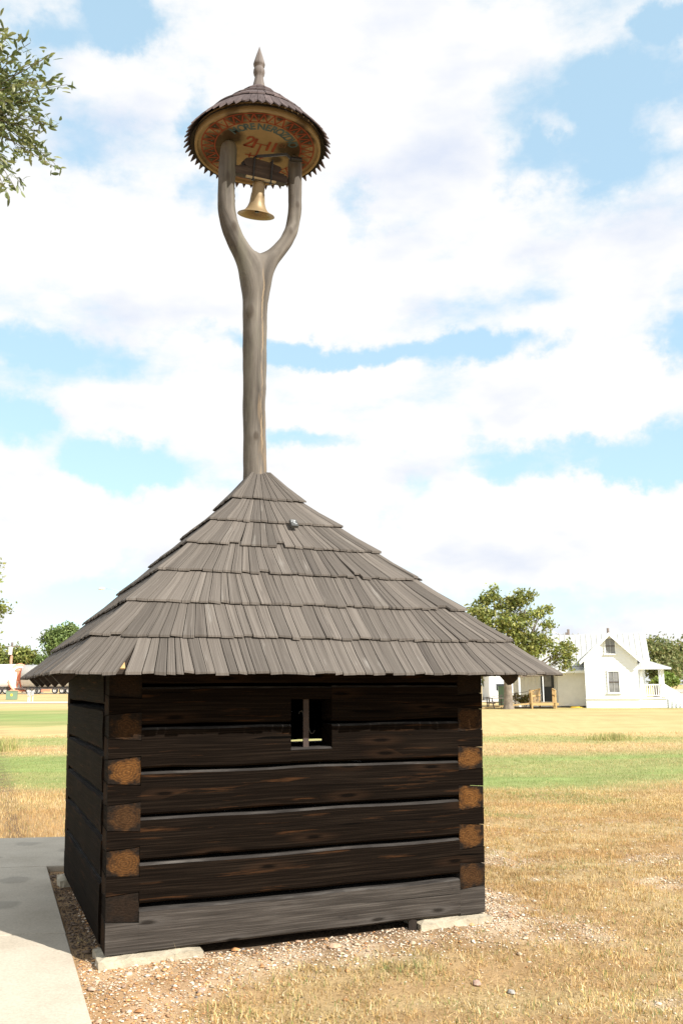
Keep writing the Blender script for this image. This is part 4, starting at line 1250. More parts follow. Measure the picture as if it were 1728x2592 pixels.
# ------------------------------------------------------------------ trees
def foliage(blobs, clump, per, leaf, pal, seed, aspect=.55, squash=1.0):
    """leaf faces in many small clumps spread through each blob; blobs: (centre, rx, ry, rz, nclumps)"""
    g = np.random.default_rng(seed); VV, CCo = [], []
    pal = np.array(pal)
    for (c, rx, ry, rz, nc) in blobs:
        d = g.normal(size=(nc, 3)); d /= np.linalg.norm(d, axis=1)[:, None]
        rad = g.random(nc) ** .40
        cc = np.array(c) + d * rad[:, None] * np.array((rx, ry, rz))
        cs = clump * g.uniform(.6, 1.3, nc)
        tone = g.uniform(.72, 1.25, nc)
        n = nc * per
        p = np.repeat(cc, per, 0) + g.normal(size=(n, 3)) * np.repeat(cs, per)[:, None] * np.array((1, 1, .7)) * .55
        a = g.normal(size=(n, 3)); a /= np.linalg.norm(a, axis=1)[:, None]
        b = g.normal(size=(n, 3)); b -= a * (a * b).sum(1)[:, None]; b /= np.linalg.norm(b, axis=1)[:, None]
        s = leaf * g.uniform(.6, 1.35, n)[:, None]
        V = np.stack([p - a * s, p - b * s * aspect + a * s * .1, p + a * s, p + b * s * aspect + a * s * .1], 1)
        VV.append(V.reshape(-1, 3))
        col = pal[g.choice(len(pal), n)] * np.repeat(tone, per)[:, None] * g.uniform(.85, 1.15, (n, 1))
        CCo.append(np.repeat(col, 4, 0))
    V = np.concatenate(VV); C = np.concatenate(CCo)
    return V, np.arange(len(V)).reshape(-1, 4), C


OAK = [(.25, .285, .065), (.30, .32, .085), (.20, .235, .055), (.36, .35, .11), (.15, .19, .05)]
DARKOAK = [(.20, .235, .085), (.15, .19, .065), (.24, .26, .105), (.29, .275, .125)]
FRESH = [(.19, .27, .085), (.15, .22, .07), (.25, .32, .11), (.12, .18, .06)]
LIME = [(.22, .30, .05), (.17, .26, .045), (.28, .33, .08)]


def tree(name, base, blobs_px, Y, trunk_r, forks, label, pal, clump, per, leaf, seed, cat='tree', group=None, depth=.8, dens=1.0, bark=None):
    """base: trunk foot; blobs_px: (px, py, rx_px, ry_px) at depth Y give the crown's masses"""
    b = Vector(base); root = empty(name, b); tag(root, label, cat, group)
    g = random.Random(seed); k = Y / FPX
    blobs = []
    for px, py, rx, ry in blobs_px:
        c = PX(px, py, Y) - b; c.y += g.uniform(-.6, .6) * rx * k * depth
        nc = max(3, int(rx * ry * k * k * 9 / (clump * clump * 9) * 6.0 * dens))
        blobs.append((c, rx * k, rx * k * depth, ry * k, nc))
    mb = MB()
    top = Vector((0, 0, forks))
    mb.tube([(0, 0, -.1), (0, 0, .25), (.02, 0, forks * .5), top], [trunk_r * 1.55, trunk_r * 1.12, trunk_r * .95, trunk_r * .85], 12, caps=False)
    for c, rx, ry, rz, nc in blobs:
        c = Vector(c); m = top + (c - top) * .5 + Vector((g.uniform(-.1, .1), 0, -.06)) * (c - top).length
        e = c + Vector((g.uniform(-.3, .3) * rx, 0, g.uniform(-.1, .3) * rz))
        r = trunk_r * .5 * min(1, .35 + rx / 3)
        mb.tube([top - Vector((0, 0, .15)), m, e], [r, r * .62, r * .2], 6, caps=False)
        for _ in range(3):
            q = c + Vector((g.uniform(-.8, .8) * rx, g.uniform(-.7, .7) * ry, g.uniform(-.7, .7) * rz))
            mb.tube([m + (e - m) * g.uniform(.1, .7), (m + q) / 2 + Vector((0, 0, -.08)), q], [r * .4, r * .25, r * .1], 4, caps=False)
    mb.build('trunk', bark or M_BARK, root, True)
    V, Q, C = foliage([(tuple(c), rx, ry, rz, nc) for c, rx, ry, rz, nc in blobs], clump, per, leaf, pal, seed)
    np_mesh('crown', V, Q, None, C, M_LEAF, root)
    return root


def ground_pt(px, py, z=0.0):
    q = FW + R2 * ((px - 864) / FPX) - U2 * ((py - 1296) / FPX); q = q * ((z - EYE) / q.z)
    return Vector((q.x, q.y, z))

# oak right of the hut
YO = 62.0
b = PX(1286, 1789, YO); b.z = 0
tree('oak_tree', b, [(1255, 1512, 38, 24), (1216, 1530, 28, 18), (1196, 1545, 18, 14), (1290, 1535, 30, 24), (1325, 1512, 24, 18), (1306, 1520, 24, 20), (1342, 1508, 12, 10), (1352, 1560, 26, 18), (1375, 1545, 24, 14), (1388, 1575, 12, 12), (1336, 1565, 22, 14), (1378, 1590, 10, 8),
      (1240, 1570, 40, 26), (1290, 1580, 44, 26), (1270, 1600, 44, 20), (1325, 1610, 36, 22), (1360, 1628, 30, 20), (1340, 1640, 34, 24), (1300, 1640, 30, 22), (1365, 1650, 20, 12), (1390, 1632, 16, 16),
      (1425, 1640, 24, 16), (1438, 1660, 14, 18), (1408, 1655, 18, 14), (1425, 1675, 16, 14), (1436, 1692, 7, 9), (1210, 1560, 30, 20), (1280, 1670, 40, 18), (1240, 1640, 40, 30), (1200, 1600, 30, 30)], YO, .30, 2.3,
     'oak tree with open green crown and pale grey trunk beside the white house', OAK, .40, 34, .12, 5, dens=.78, depth=1.0)

# dark live oaks behind the house, right
YB = 96.0
b = PX(1665, 1750, YB); b.z = 0
tree('live_oak', b, [(1662, 1650, 30, 26), (1690, 1640, 40, 24), (1672, 1690, 34, 26), (1700, 1680, 34, 28), (1655, 1705, 20, 26), (1690, 1715, 28, 20), (1645, 1640, 14, 22)], YB, .5, 2.0,
     'broad dark oak behind the porch end of the white house', DARKOAK, .8, 42, .19, 8, group='dark oaks behind the white house', dens=1.5)
b = PX(1745, 1750, YB + 6); b.z = 0
tree('live_oak', b, [(1740, 1655, 40, 26), (1728, 1690, 34, 30), (1760, 1690, 40, 30), (1722, 1640, 12, 9), (1765, 1620, 40, 20)], YB + 6, .5, 2.0,
     'dark oak cut off by the right edge of the photo behind the white house', DARKOAK, .8, 42, .19, 9, group='dark oaks behind the white house', dens=1.5)
b = PX(1686, 1760, 78); b.z = 0
tree('small_tree', b, [(1668, 1722, 14, 9), (1690, 1716, 16, 10), (1704, 1726, 14, 9), (1682, 1732, 16, 7)], 78, .06, .8,
     'small bright lime green bush-like tree behind the porch column', LIME, .3, 30, .11, 12, dens=1.4)
b = PX(1228, 1756, 100); b.z = 0
tree('background_tree', b, [(1228, 1715, 14, 20), (1215, 1690, 22, 22), (1234, 1735, 8, 14)], 100, .25, 1.5, 'shaded tree between the hut and the far white outbuilding', DARKOAK, .6, 30, .18, 13)

# left: tree line behind the trailer
YL = 175.0
for i, (px, lab, bl) in enumerate([
    (20, 'olive green tree left of the reddish utility pole behind the white load', [(8, 1668, 22, 20), (28, 1660, 18, 18), (-20, 1670, 30, 22), (20, 1690, 26, 14)]),
    (62, 'taller olive green tree right of the reddish utility pole', [(52, 1650, 18, 14), (66, 1660, 20, 18), (82, 1668, 14, 16), (55, 1680, 24, 20), (44, 1665, 12, 14)]),
    (105, 'low green tree between the olive trees and the taller dark green tree', [(100, 1675, 16, 14), (114, 1668, 14, 14), (104, 1692, 20, 12)])]):
    b = PX(px, 1742, YL); b.z = .4
    tree('background_tree', b, bl, YL, .4, 2.5, lab, OAK if i < 2 else FRESH, 1.2, 42, .30, 40 + i, group='trees along the road at left', dens=1.6)
b = PX(160, 1742, 150); b.z = .5
tree('background_tree', b, [(150, 1610, 30, 26), (178, 1596, 24, 18), (132, 1618, 20, 16), (170, 1625, 36, 30), (126, 1640, 15, 14), (150, 1650, 36, 24), (190, 1640, 30, 40)], 150, .45, 3.0,
     'taller bright green tree rising behind the left slope of the hut roof', FRESH, 1.0, 44, .26, 50, group='trees along the road at left', dens=1.6)
# mostly outside the frame at left
b = PX(-120, 1800, 30); b.z = 0
tree('leafy_tree', b, [(-60, 1470, 52, 60), (0, 1535, 9, 10), (8, 1546, 8, 8), (-24, 1540, 24, 26), (-10, 1430, 10, 16), (-60, 1580, 54, 40), (-5, 1640, 6, 6), (-30, 1650, 18, 14)], 30, .2, 2.2,
     'yellow-green tree whose branch tips reach in at the left edge above the road', OAK, .26, 30, .065, 60)


# near branch, top left: single leaves on twigs
def near_branch():
    b = Vector((-6.2, 9.0, 0)); root = empty('live_oak', b)
    tag(root, 'nearby oak with narrow leathery leaves hanging in at the top left corner', 'tree')
    g = random.Random(12); Y = 7.6
    def W_(px, py, dy=0): return PX(px, py, Y + dy) - b
    mb = MB()
    mb.tube([(0, 0, -.1), (0, 0, 1.2), (.2, -.1, 3.2), (.5, -.3, 4.6)], [.34, .26, .22, .18], 10, caps=False)
    hub = W_(-230, 300, .6); mb.tube([(.5, -.3, 4.6), hub * .5 + Vector((.2, -.1, 2.4)), hub], [.16, .1, .06], 8, caps=False)
    hub2 = W_(-60, 260); mb.tube([hub, (hub + hub2) / 2 + Vector((0, 0, .04)), hub2], [.05, .03, .02], 6, caps=False)
    twigs = []
    tips = [(22, 92), (8, 62), (78, 108), (110, 150), (125, 142), (150, 205), (172, 214), (118, 245), (132, 318), (146, 322), (110, 300), (150, 430), (140, 415), (118, 400), (90, 365), (42, 480), (58, 470), (26, 500), (8, 470),
            (60, 180), (85, 210), (70, 250), (50, 300), (80, 280), (30, 150), (40, 220), (20, 330), (60, 350), (95, 330), (30, 380), (15, 260), (10, 200), (5, 120), (-20, 90), (-30, 180), (-25, 300), (-30, 400), (100, 190), (95, 255), (70, 395), (105, 375), (0, 430), (20, 420)]
    for tx, ty in tips:
        e = W_(tx, ty, g.uniform(-.35, .35)); s = hub2 + (hub - hub2) * g.uniform(-.1, .5)
        m = (s + e) / 2 + Vector((0, 0, g.uniform(-.02, .12)))
        mb.tube([s, m, e], [.008, .005, .0022], 4, caps=False)
        twigs.append((s, m, e))
    mb.build('trunk', M_BARK, root, True)
    # leaf shapes shared by all leaves
    meshes = []
    mats = []
    for k, c in enumerate([(.12, .15, .055), (.17, .20, .08), (.085, .11, .045), (.22, .23, .10)]):
        m, t, bs = newmat('leaf_green_%d' % k); bs.inputs['Base Color'].default_value = (*c, 1); bs.inputs['Roughness'].default_value = .45
        tr = t.nodes.new('ShaderNodeBsdfTranslucent'); tr.inputs[0].default_value = (c[0] * 1.3, c[1] * 1.4, c[2], 1)
        f = noise(t, t.nodes.new('ShaderNodeTexCoord').outputs['Object'], 60, 3)
        t.links.new(ramp(t, f, [(.3, tuple(x * .8 for x in c)), (.7, tuple(x * 1.2 for x in c))]), bs.inputs['Base Color'])
        mx = t.nodes.new('ShaderNodeMixShader'); mx.inputs[0].default_value = .3; t.links.new(bs.outputs[0], mx.inputs[1]); t.links.new(tr.outputs[0], mx.inputs[2]); t.links.new(mx.outputs[0], t.nodes['Material Output'].inputs[0])
        mats.append(m)
    for k in range(8):
        L = g.uniform(.064, .100); wd = L * g.uniform(.125, .18); cv = g.uniform(-.006, .012)
        mb = MB(); X = [0, .2, .5, .8, 1.0]; hw = [.15, .75, 1.0, .65, .0]
        up = [[Vector((L * x, wd * h, cv * math.sin(math.pi * x) + .0025)) for x, h in zip(X, hw)], [Vector((L * x, 0, cv * math.sin(math.pi * x))) for x in X], [Vector((L * x, -wd * h, cv * math.sin(math.pi * x) + .0025)) for x, h in zip(X, hw)]]
        for a, c in ((0, 1), (1, 2)):
            for i in range(4):
                f = [up[c][i], up[c][i + 1], up[a][i + 1], up[a][i]]
                if i == 3: f = f[:2] + f[3:]
                mb.face(f)
        meshes.append(mb.mesh('leaf', mats[k % 4]))
    cand = []
    for s, m, e in twigs:
        for q in range(40):
            t_ = 1 - (q / 40) ** 1.1 * .72
            p = s.lerp(m, min(1, t_ * 2)) if t_ < .5 else m.lerp(e, t_ * 2 - 1)
            d = (e - m).normalized() * g.uniform(.2, .9) + Vector((g.gauss(0, .6), g.gauss(0, .6), g.gauss(0, .55)))
            p = p + Vector((g.gauss(0, .028), g.gauss(0, .05), g.gauss(0, .028)))
            M = Matrix.Translation(p) @ d.normalized().to_track_quat('X', 'Z').to_matrix().to_4x4() @ Matrix.Rotation(g.uniform(-1.3, 1.3), 4, 'X')
            cand.append((-t_, p, M, g.randrange(8)))
    def inframe(p):
        w = p + b; return w.x / w.y > -.395
    cand.sort(key=lambda c: (not inframe(c[1]), c[0]))
    vs, fs, mi = [], [], []
    for k, (_, p, M, mk) in enumerate(cand):
        if k < 290:
            o = link('leaf', meshes[mk], root); o.matrix_local = M
        else:
            i = len(vs); vs += [tuple(M @ v.co) for v in meshes[mk].vertices]
            for pl in meshes[mk].polygons: fs.append(tuple(i + q for q in pl.vertices)); mi.append(mk % 4)
    me = bpy.data.meshes.new('leaf_mass'); me.from_pydata(vs, [], fs)
    for m in mats: me.materials.append(m)
    me.polygons.foreach_set('material_index', mi); tag(link('leaf_mass', me, root), kind='stuff')
near_branch()

# ------------------------------------------------------------------ white house
def window(parent, x0, x1, z0, z1, y, cross=(1, 1)):
    """frame proud of the wall plane y, panes set back, glazing bars"""
    mb = MB(); f = .09
    mb.box(x0 - f, x1 + f, y - .05, y - .005, z1, z1 + f); mb.box(x0 - f - .05, x1 + f + .05, y - .09, y - .005, z0 - f, z0)
    mb.box(x0 - f, x0, y - .05, y - .005, z0, z1); mb.box(x1, x1 + f, y - .05, y - .005, z0, z1)
    w = mb.build('window', M_WHITE, parent)
    xm, zm = (x0 + x1) / 2, (z0 + z1) / 2
    for a, b in ((x0, xm), (xm, x1)):
        for c, d in ((z0, zm), (zm, z1)):
            mb = MB(); mb.box(a + .012, b - .012, y - .012, y - .006, c + .012, d - .012); mb.build('pane', M_GLASS, w)
    mb = MB(); mb.box(xm - .02, xm + .02, y - .030, y - .004, z0, z1); mb.build('glazing_bar', M_GALV, w)
    mb = MB(); mb.box(x0, x1, y - .036, y - .003, zm - .03, zm + .03); mb.build('meeting_rail', M_BED, w)


def roof_plane(parent, name, a, b, c, d, n, th=.05, mat=None):
    """pitched roof from eave a-b up to ridge d-c, n seamed panels"""
    mat = mat or M_ROOFW
    a, b, c, d = map(Vector, (a, b, c, d)); nr = (b - a).cross(d - a).normalized()
    mb = MB(); lo = [p - nr * th for p in (a, b, c, d)]; hi = [p - nr * .012 for p in (a, b, c, d)]
    mb.hexa(lo, hi); r = mb.build(name, M_WHITE, parent)
    for i in range(n):
        s, t = i / n, (i + 1) / n; g = .0
        p = [a.lerp(b, s), a.lerp(b, t), d.lerp(c, t), d.lerp(c, s)]
        mb = MB(); mb.hexa([q - nr * .008 for q in p], [q + nr * .002 for q in p])
        e = (b - a).normalized() * .035
        mb.hexa([p[0] + nr * .004, p[0] + e + nr * .004, p[3] + e + nr * .004, p[3] + nr * .004], [p[0] + nr * .03, p[0] + e + nr * .03, p[3] + e + nr * .03, p[3] + nr * .03])
        mb.build('roof_panel', mat, r)
    return r


def house():
    o = PX(1483.6, 1789, 64.0); o.z = 0
    H = empty('white_house', o, math.radians(-14)); tag(H, 'white wooden house with front gable, pale metal roof and side porch', 'house')
    def wall(name, pts, th, mat=M_WHITE):       # prism of polygon in xz at y..y+th
        pass
    # gabled wing
    mb = MB(); wx, ez, az = 3.62, 3.48, 5.22
    poly = [(0, 0), (wx, 0), (wx, ez), (wx / 2, az), (0, ez)]
    mb.face([(x, 0, z) for x, z in poly]); mb.face([(x, 2.2, z) for x, z in poly][::-1])
    mb.face([(0, 2.2, 0), (0, 0, 0), (0, 0, ez), (0, 2.2, ez)]); mb.face([(wx, 0, 0), (wx, 2.2, 0), (wx, 2.2, ez), (wx, 0, ez)])
    mb.build('wall', M_WHITE, H)
    mb = MB(); mb.box(-.02, wx + .02, -.06, -.004, .60, .70); mb.build('skirt_board', M_WHITEB, H)
    zz = .71; k = 0
    while zz < az - .25:                         # lapped boards, each one proud of the next below
        zt = zz + .215
        half = lambda q: wx / 2 if q <= ez else wx / 2 * (az - q) / (az - ez)
        a, b_ = half(zz), half(zt)
        lo = [(wx / 2 - a, -.030, zz), (wx / 2 + a, -.030, zz), (wx / 2 + a, -.003, zz), (wx / 2 - a, -.003, zz)]
        hi = [(wx / 2 - b_, -.010, zt), (wx / 2 + b_, -.010, zt), (wx / 2 + b_, -.003, zt), (wx / 2 - b_, -.003, zt)]
        mb = MB(); mb.hexa([Vector(q) for q in lo], [Vector(q) for q in hi]); mb.build('clapboard', M_WHITE, H); zz += .205
    for s in (-1, 1):
        e = (wx / 2 + s * (wx / 2 + .33), ez - .33 * (az - ez) / (wx / 2)); x0 = e[0]
        A, B, C_, D = (x0, -.36, e[1] + .06), (x0, 4.4, e[1] + .06), (wx / 2, 4.4, az + .06), (wx / 2, -.36, az + .06)
        if s == -1: roof_plane(H, 'roof', B, A, D, C_, 8)
        else: roof_plane(H, 'roof', A, B, C_, D, 8)
        mb = MB(); mb.bar((x0, -.375, e[1] - .06), (wx / 2, -.375, az - .06), .03, .20); mb.build('bargeboard', M_WHITE, H)
        mb = MB(); cx = wx / 2 + s * (wx / 2 - .02)
        pts = [(cx, -.33, ez - .32), (cx, -.33, ez + .02), (cx - s * .45, -.33, ez + .40), (cx - s * .32, -.33, ez + .12), (cx - s * .16, -.33, ez - .02), (cx - s * .10, -.33, ez - .2)]
        mb.face(pts if s < 0 else pts[::-1]); q = [(x, -.27, z) for x, _, z in pts]; mb.face(q[::-1] if s < 0 else q)
        for i in range(6): mb.face([pts[i], pts[(i + 1) % 6], q[(i + 1) % 6], q[i]])
        mb.build('bracket', M_WHITE, H)
    window(H, 1.53, 2.17, 3.78, 4.86, -.028); window(H, 1.60, 2.30, 1.08, 2.52, -.028)
    # main block: ridge runs left to right
    xl, xr, y0, y1, eh, rh = -5.2, 4.25, 2.2, 6.9, 3.25, 5.32; ym = (y0 + y1) / 2
    mb = MB()
    mb.face([(xl, y0, 0), (xr, y0, 0), (xr, y0, eh), (xl, y0, eh)]); mb.face([(xr, y1, 0), (xl, y1, 0), (xl, y1, eh), (xr, y1, eh)])
    for x, s in ((xl, -1), (xr, 1)):
        p = [(x, y0, 0), (x, y1, 0), (x, y1, eh), (x, ym, rh), (x, y0, eh)]; mb.face(p if s > 0 else p[::-1])
    mb.build('wall', M_WHITE, H)
    sl = (rh - eh) / (ym - y0); ov = .4
    roof_plane(H, 'roof', (xl - .35, y0 - ov, eh - ov * sl + .08), (xr + .35, y0 - ov, eh - ov * sl + .08), (xr + .35, ym, rh + .08), (xl - .35, ym, rh + .08), 26)
    roof_plane(H, 'roof', (xr + .35, y1 + ov, eh - ov * sl + .08), (xl - .35, y1 + ov, eh - ov * sl + .08), (xl - .35, ym, rh + .08), (xr + .35, ym, rh + .08), 12)
    mb = MB(); mb.bar((xr + .38, y0 - ov, eh - ov * sl - .03), (xr + .38, ym, rh - .03), .03, .2); mb.build('bargeboard', M_WHITE, H)
    mb = MB(); mb.box(xl, -.02, y0 - ov - .05, y0 - ov - .01, eh - ov * sl - .16, eh - ov * sl + .04); mb.build('fascia', M_GALV, H)
    # lean-to and back porch at left
    mb = MB(); mb.box(-1.92, -.004, 1.1, 2.19, .12, 2.66); mb.build('wall', M_WHITEB, H)
    roof_plane(H, 'roof', (-5.6, .75, 2.62), (-.01, .75, 2.62), (-.01, 2.15, 3.02), (-5.6, 2.15, 3.02), 11)
    mb = MB(); mb.box(-5.6, -.01, .70, .735, 2.46, 2.64); mb.build('fascia', M_WHITE, H)
    mb = MB(); mb.box(-4.72, -4.58, .85, .99, 0, 2.5); mb.build('porch_post', M_WHITE, H)
    mb = MB(); mb.box(-3.0, -2.92, .85, .93, .4, 2.5); mb.build('porch_post', M_WHITE, H)
    mb = MB(); mb.box(-3.15, -2.2, 2.14, 2.192, .42, 2.42); dr = mb.build('door', M_DARKIN, H)
    mb = MB(); mb.box(-2.95, -2.4, 2.125, 2.135, 1.5, 2.3); mb.build('pane', M_GLASS, dr)
    for k in range(7):
        mb = MB(); x = -5.15 + k * .27; mb.box(x, x + .25, 2.165, 2.19, .3, 2.7); mb.build('board', M_WHITEB, H)
    # side porch
    mb = MB(); mb.box(3.63, 5.48, .35, 2.19, .62, .74); mb.build('porch_floor', M_WHITEB, H)
    mb = MB(); mb.box(3.63, 5.45, .40, .46, .02, .61); mb.build('lattice_skirt', M_WHITE, H)
    e = [(3.5, .0, 2.78), (5.85, .0, 2.78), (5.85, 2.6, 2.78), (3.5, 2.6, 2.78)]; rA, rB = (3.64, 2.19, 3.36), (4.4, 2.19, 3.36)
    mb = MB()
    for p in ([e[0], e[1], rB, rA], [e[1], e[2], rB], [e[0], e[3], e[2], e[1]]): mb.face(p)
    mb.face([rA, rB, e[2], e[3]])
    mb.build('porch_roof', M_ROOFW, H, weld=False)
    mb = MB(); mb.box(3.5, 5.85, -.02, .02, 2.66, 2.775); mb.build('fascia', M_WHITE, H)
    for x, y in ((5.27, .42), (3.85, .42), (5.27, 2.1)):
        mb = MB(); mb.box(x - .10, x + .10, y - .10, y + .10, .74, 2.66); mb.build('porch_post', M_WHITE, H)
    mb = MB(); mb.box(3.95, 5.17, .39, .45, 1.56, 1.64); mb.box(3.95, 5.17, .39, .45, .84, .90); mb.build('railing', M_WHITE, H)
    for k in range(8):
        mb = MB(); x = 4.03 + k * .145; mb.box(x, x + .05, .40, .44, .90, 1.56); mb.build('baluster', M_WHITE, H)
    # steps down to the right, with handrail
    mb = MB()
    for k in range(4): mb.box(5.485 + k * .27, 5.485 + (k + 1) * .27, .5, 1.9, .01, .60 - k * .15)
    mb.build('steps', M_WHITE, H)
    for y in (.42, 1.98):
        mb = MB(); mb.bar((5.37, y, 1.60), (6.45, y, .90), .06, .10); mb.build('handrail', M_WHITE, H)
        for k in range(4):
            mb = MB(); x = 5.62 + k * .265; zt = 1.60 - (x - 5.37) * .648
            mb.box(x - .06, x + .06, y - .04, y + .04, .01, zt - .04); mb.build('handrail_post', M_WHITE, H)
house()


def ramp_deck():
    o = PX(1380, 1792, 62.6); o.z = 0
    R = empty('wooden_ramp', o, math.radians(-4)); tag(R, 'new timber access ramp and landing with railings at the back porch of the white house', 'ramp')
    for k in range(7):
        mb = MB(); mb.box(-1.0, .85, k * .26, k * .26 + .25, .36, .40, axis=0); mb.build('deck_board', M_LUMBER, R)
    mb = MB(); mb.box(-1.0, .85, -.05, -.005, .22, .39); mb.box(.855, .90, -.05, 1.8, .22, .39); mb.build('rim_board', M_LUMBER, R)
    for x, y, t in ((-.92, -.02, 1.25), (.70, -.02, 1.22), (.80, 1.7, 1.35), (-.15, 1.7, 1.35), (-.92, .9, 1.3), (.78, .8, .2)):
        mb = MB(); mb.box(x - .05, x + .05, y - .10, y + .0, 0, t); mb.build('post', M_LUMBER, R)
    for x0, y0, x1, y1 in ((-.88, 0, -.1, 1.66), (.72, 0, .80, 1.66)):
        mb = MB(); mb.bar((x0, y0, 1.24), (x1, y1, 1.36), .10, .06); mb.build('rail', M_LUMBER, R)
        mb = MB(); mb.bar((x0, y0, .86), (x1, y1, .92), .05, .09); mb.build('rail', M_LUMBER, R)
        for k in range(1, 6):
            f = k / 6; mb = MB(); x, y = x0 + (x1 - x0) * f, y0 + (y1 - y0) * f; mb.box(x - .025, x + .025, y - .02, y + .02, .42, 1.26 + .1 * f); mb.build('baluster', M_LUMBER, R)
    # sloping run to the left
    mb = MB(); mb.hexa([(-4.4, .0, .02), (-1.02, .0, .30), (-1.02, 1.2, .30), (-4.4, 1.2, .02)], [(-4.4, .0, .08), (-1.02, .0, .39), (-1.02, 1.2, .39), (-4.4, 1.2, .08)]); mb.build('ramp_run', M_LUMBER, R)
    mb = MB(); mb.bar((-4.2, 1.25, .72), (-1.0, 1.25, 1.16), .035); mb.build('rail', M_BED, R)
    for x in (-3.9, -2.9, -1.9):
        mb = MB(); mb.box(x - .03, x + .03, 1.22, 1.28, 0, .76 + (x + 4.2) * .138); mb.build('post', M_BED, R)
    mb = MB(); mb.box(-2.3, .6, .35, .5, .0, .12); mb.build('skid_beam', M_OLDP, R)
ramp_deck()


def shrub():
    b = PX(1322, 1784, 64.4); b.z = 0
    r = empty('flowering_shrub', b); tag(r, 'loose yellow-green shrub with orange tips behind the wooden ramp', 'shrub')
    k = 64.4 / FPX
    bl = []
    for px, py, rx, ry in ((1306, 1764, 10, 9), (1318, 1770, 10, 9), (1334, 1766, 10, 10), (1342, 1762, 7, 8), (1326, 1776, 14, 6)):
        c = PX(px, py, 64.4) - b; bl.append((tuple(c), rx * k, .3, ry * k, 26))
    V, Q, C = foliage(bl, .13, 16, .05, [(.22, .22, .05), (.28, .20, .05), (.30, .14, .04), (.16, .2, .05)], 77)
    np_mesh('foliage', V, Q, None, C, M_LEAF, r)
    mb = MB(); g = random.Random(2)
    for _ in range(12): mb.tube([(g.uniform(-.3, .3), 0, 0), (g.uniform(-.8, .8), g.uniform(-.2, .2), g.uniform(.4, .9))], [.012, .005], 4)
    mb.build('stems', M_BARK, r)
shrub()


def picnic_table():
    b = PX(1264, 1786, 63.5); b.z = 0
    r = empty('picnic_table', b, .2); tag(r, 'brown wooden picnic table left of the oak trunk', 'table')
    mb = MB(); mb.box(-.95, .95, -.38, .38, .70, .75); mb.build('tabletop', M_OLDP, r)
    for y in (-.72, .72): mb = MB(); mb.box(-.95, .95, y - .13, y + .13, .42, .46); mb.build('bench', M_OLDP, r)
    for x in (-.65, .65):
        for s in (-1, 1): mb = MB(); mb.bar((x, s * .62, 0), (x, s * .2, .70), .05, .09); mb.build('leg', M_OLDP, r)
        mb = MB(); mb.box(x - .03, x + .03, -.8, .8, .35, .415); mb.build('crossbar', M_OLDP, r)
picnic_table()
b = PX(1268, 1770, 68); b.z = 0
u = empty('electric_cabinet', b); tag(u, 'slim grey-green utility cabinet standing behind the picnic table', 'cabinet')
mb = MB(); mb.box(-.2, .2, -.15, .15, .02, 1.5); mb.build('body', M_GREENBOX, u)
mb = MB(); mb.box(-.23, .23, -.18, .18, 1.503, 1.56); mb.build('lid', M_GREENBOX, u)

def hose():
    b = PX(1455, 1789, 64.2); b.z = 0
    r = empty('yellow_hose', b); tag(r, 'yellow coiled hose lying at the foot of the lean-to wall', 'hose')
    mb = MB(); pts = [(.34 * math.cos(a) * (1 - a * .006), .22 * math.sin(a), .035 + .012 * a / 6.28) for a in np.linspace(0, 18.8, 70)]
    mb.tube([(.62, .1, .03)] + pts, .03, 6); mb.build('coil', M_YELLOW, r, True)
hose()


def outbuilding():
    o = PX(1238, 1753, 96); o.z = 0
    B = empty('outbuilding', o, 0); tag(B, 'low white outbuilding with dark windows far behind the oak trunk', 'building')
    mb = MB(); mb.box(0, 6.2, 0, 5, .0, 2.9); mb.build('wall', M_WHITEB, B)
    mb = MB(); mb.box(-.3, 6.5, -.3, 5.3, 2.904, 3.05); mb.build('roof', M_ROOFW, B)
    for x0, x1, z0, z1 in ((.72, 1.75, 1.05, 1.75), (2.9, 3.9, .5, 1.75)):
        mb = MB(); mb.box(x0 - .06, x1 + .06, -.06, -.004, z0 - .06, z1 + .06); w = mb.build('window', M_WHITE, B)
        mb = MB(); mb.box(x0, x1, -.075, -.062, z0, z1); mb.build('pane', M_DARKIN, w)
outbuilding()
# pale drive in front of the outbuilding and low wall at the right edge
mb = MB()
p = [PX(1170, 1755, 88), PX(1262, 1755, 88)]
mb.face([(9.5, 88, .03), (17.5, 88, .03), (19, 95.5, .03), (9.5, 95.5, .03)]); tag(mb.build('drive', M_ROAD), kind='structure')
def low_wall():
    o = PX(1698, 1756, 76); o.z = 0
    Wl = empty('low_wall', o, 0); tag(Wl, 'low white wall with grey coping at the right edge beyond the porch steps', 'wall')
    mb = MB(); mb.box(0, 8, 0, .3, -.1, .95); mb.build('wall', M_WHITE, Wl)
    mb = MB(); mb.box(-.1, 8.1, -.1, .4, .954, 1.2); mb.build('coping', M_GALV, Wl)
low_wall()


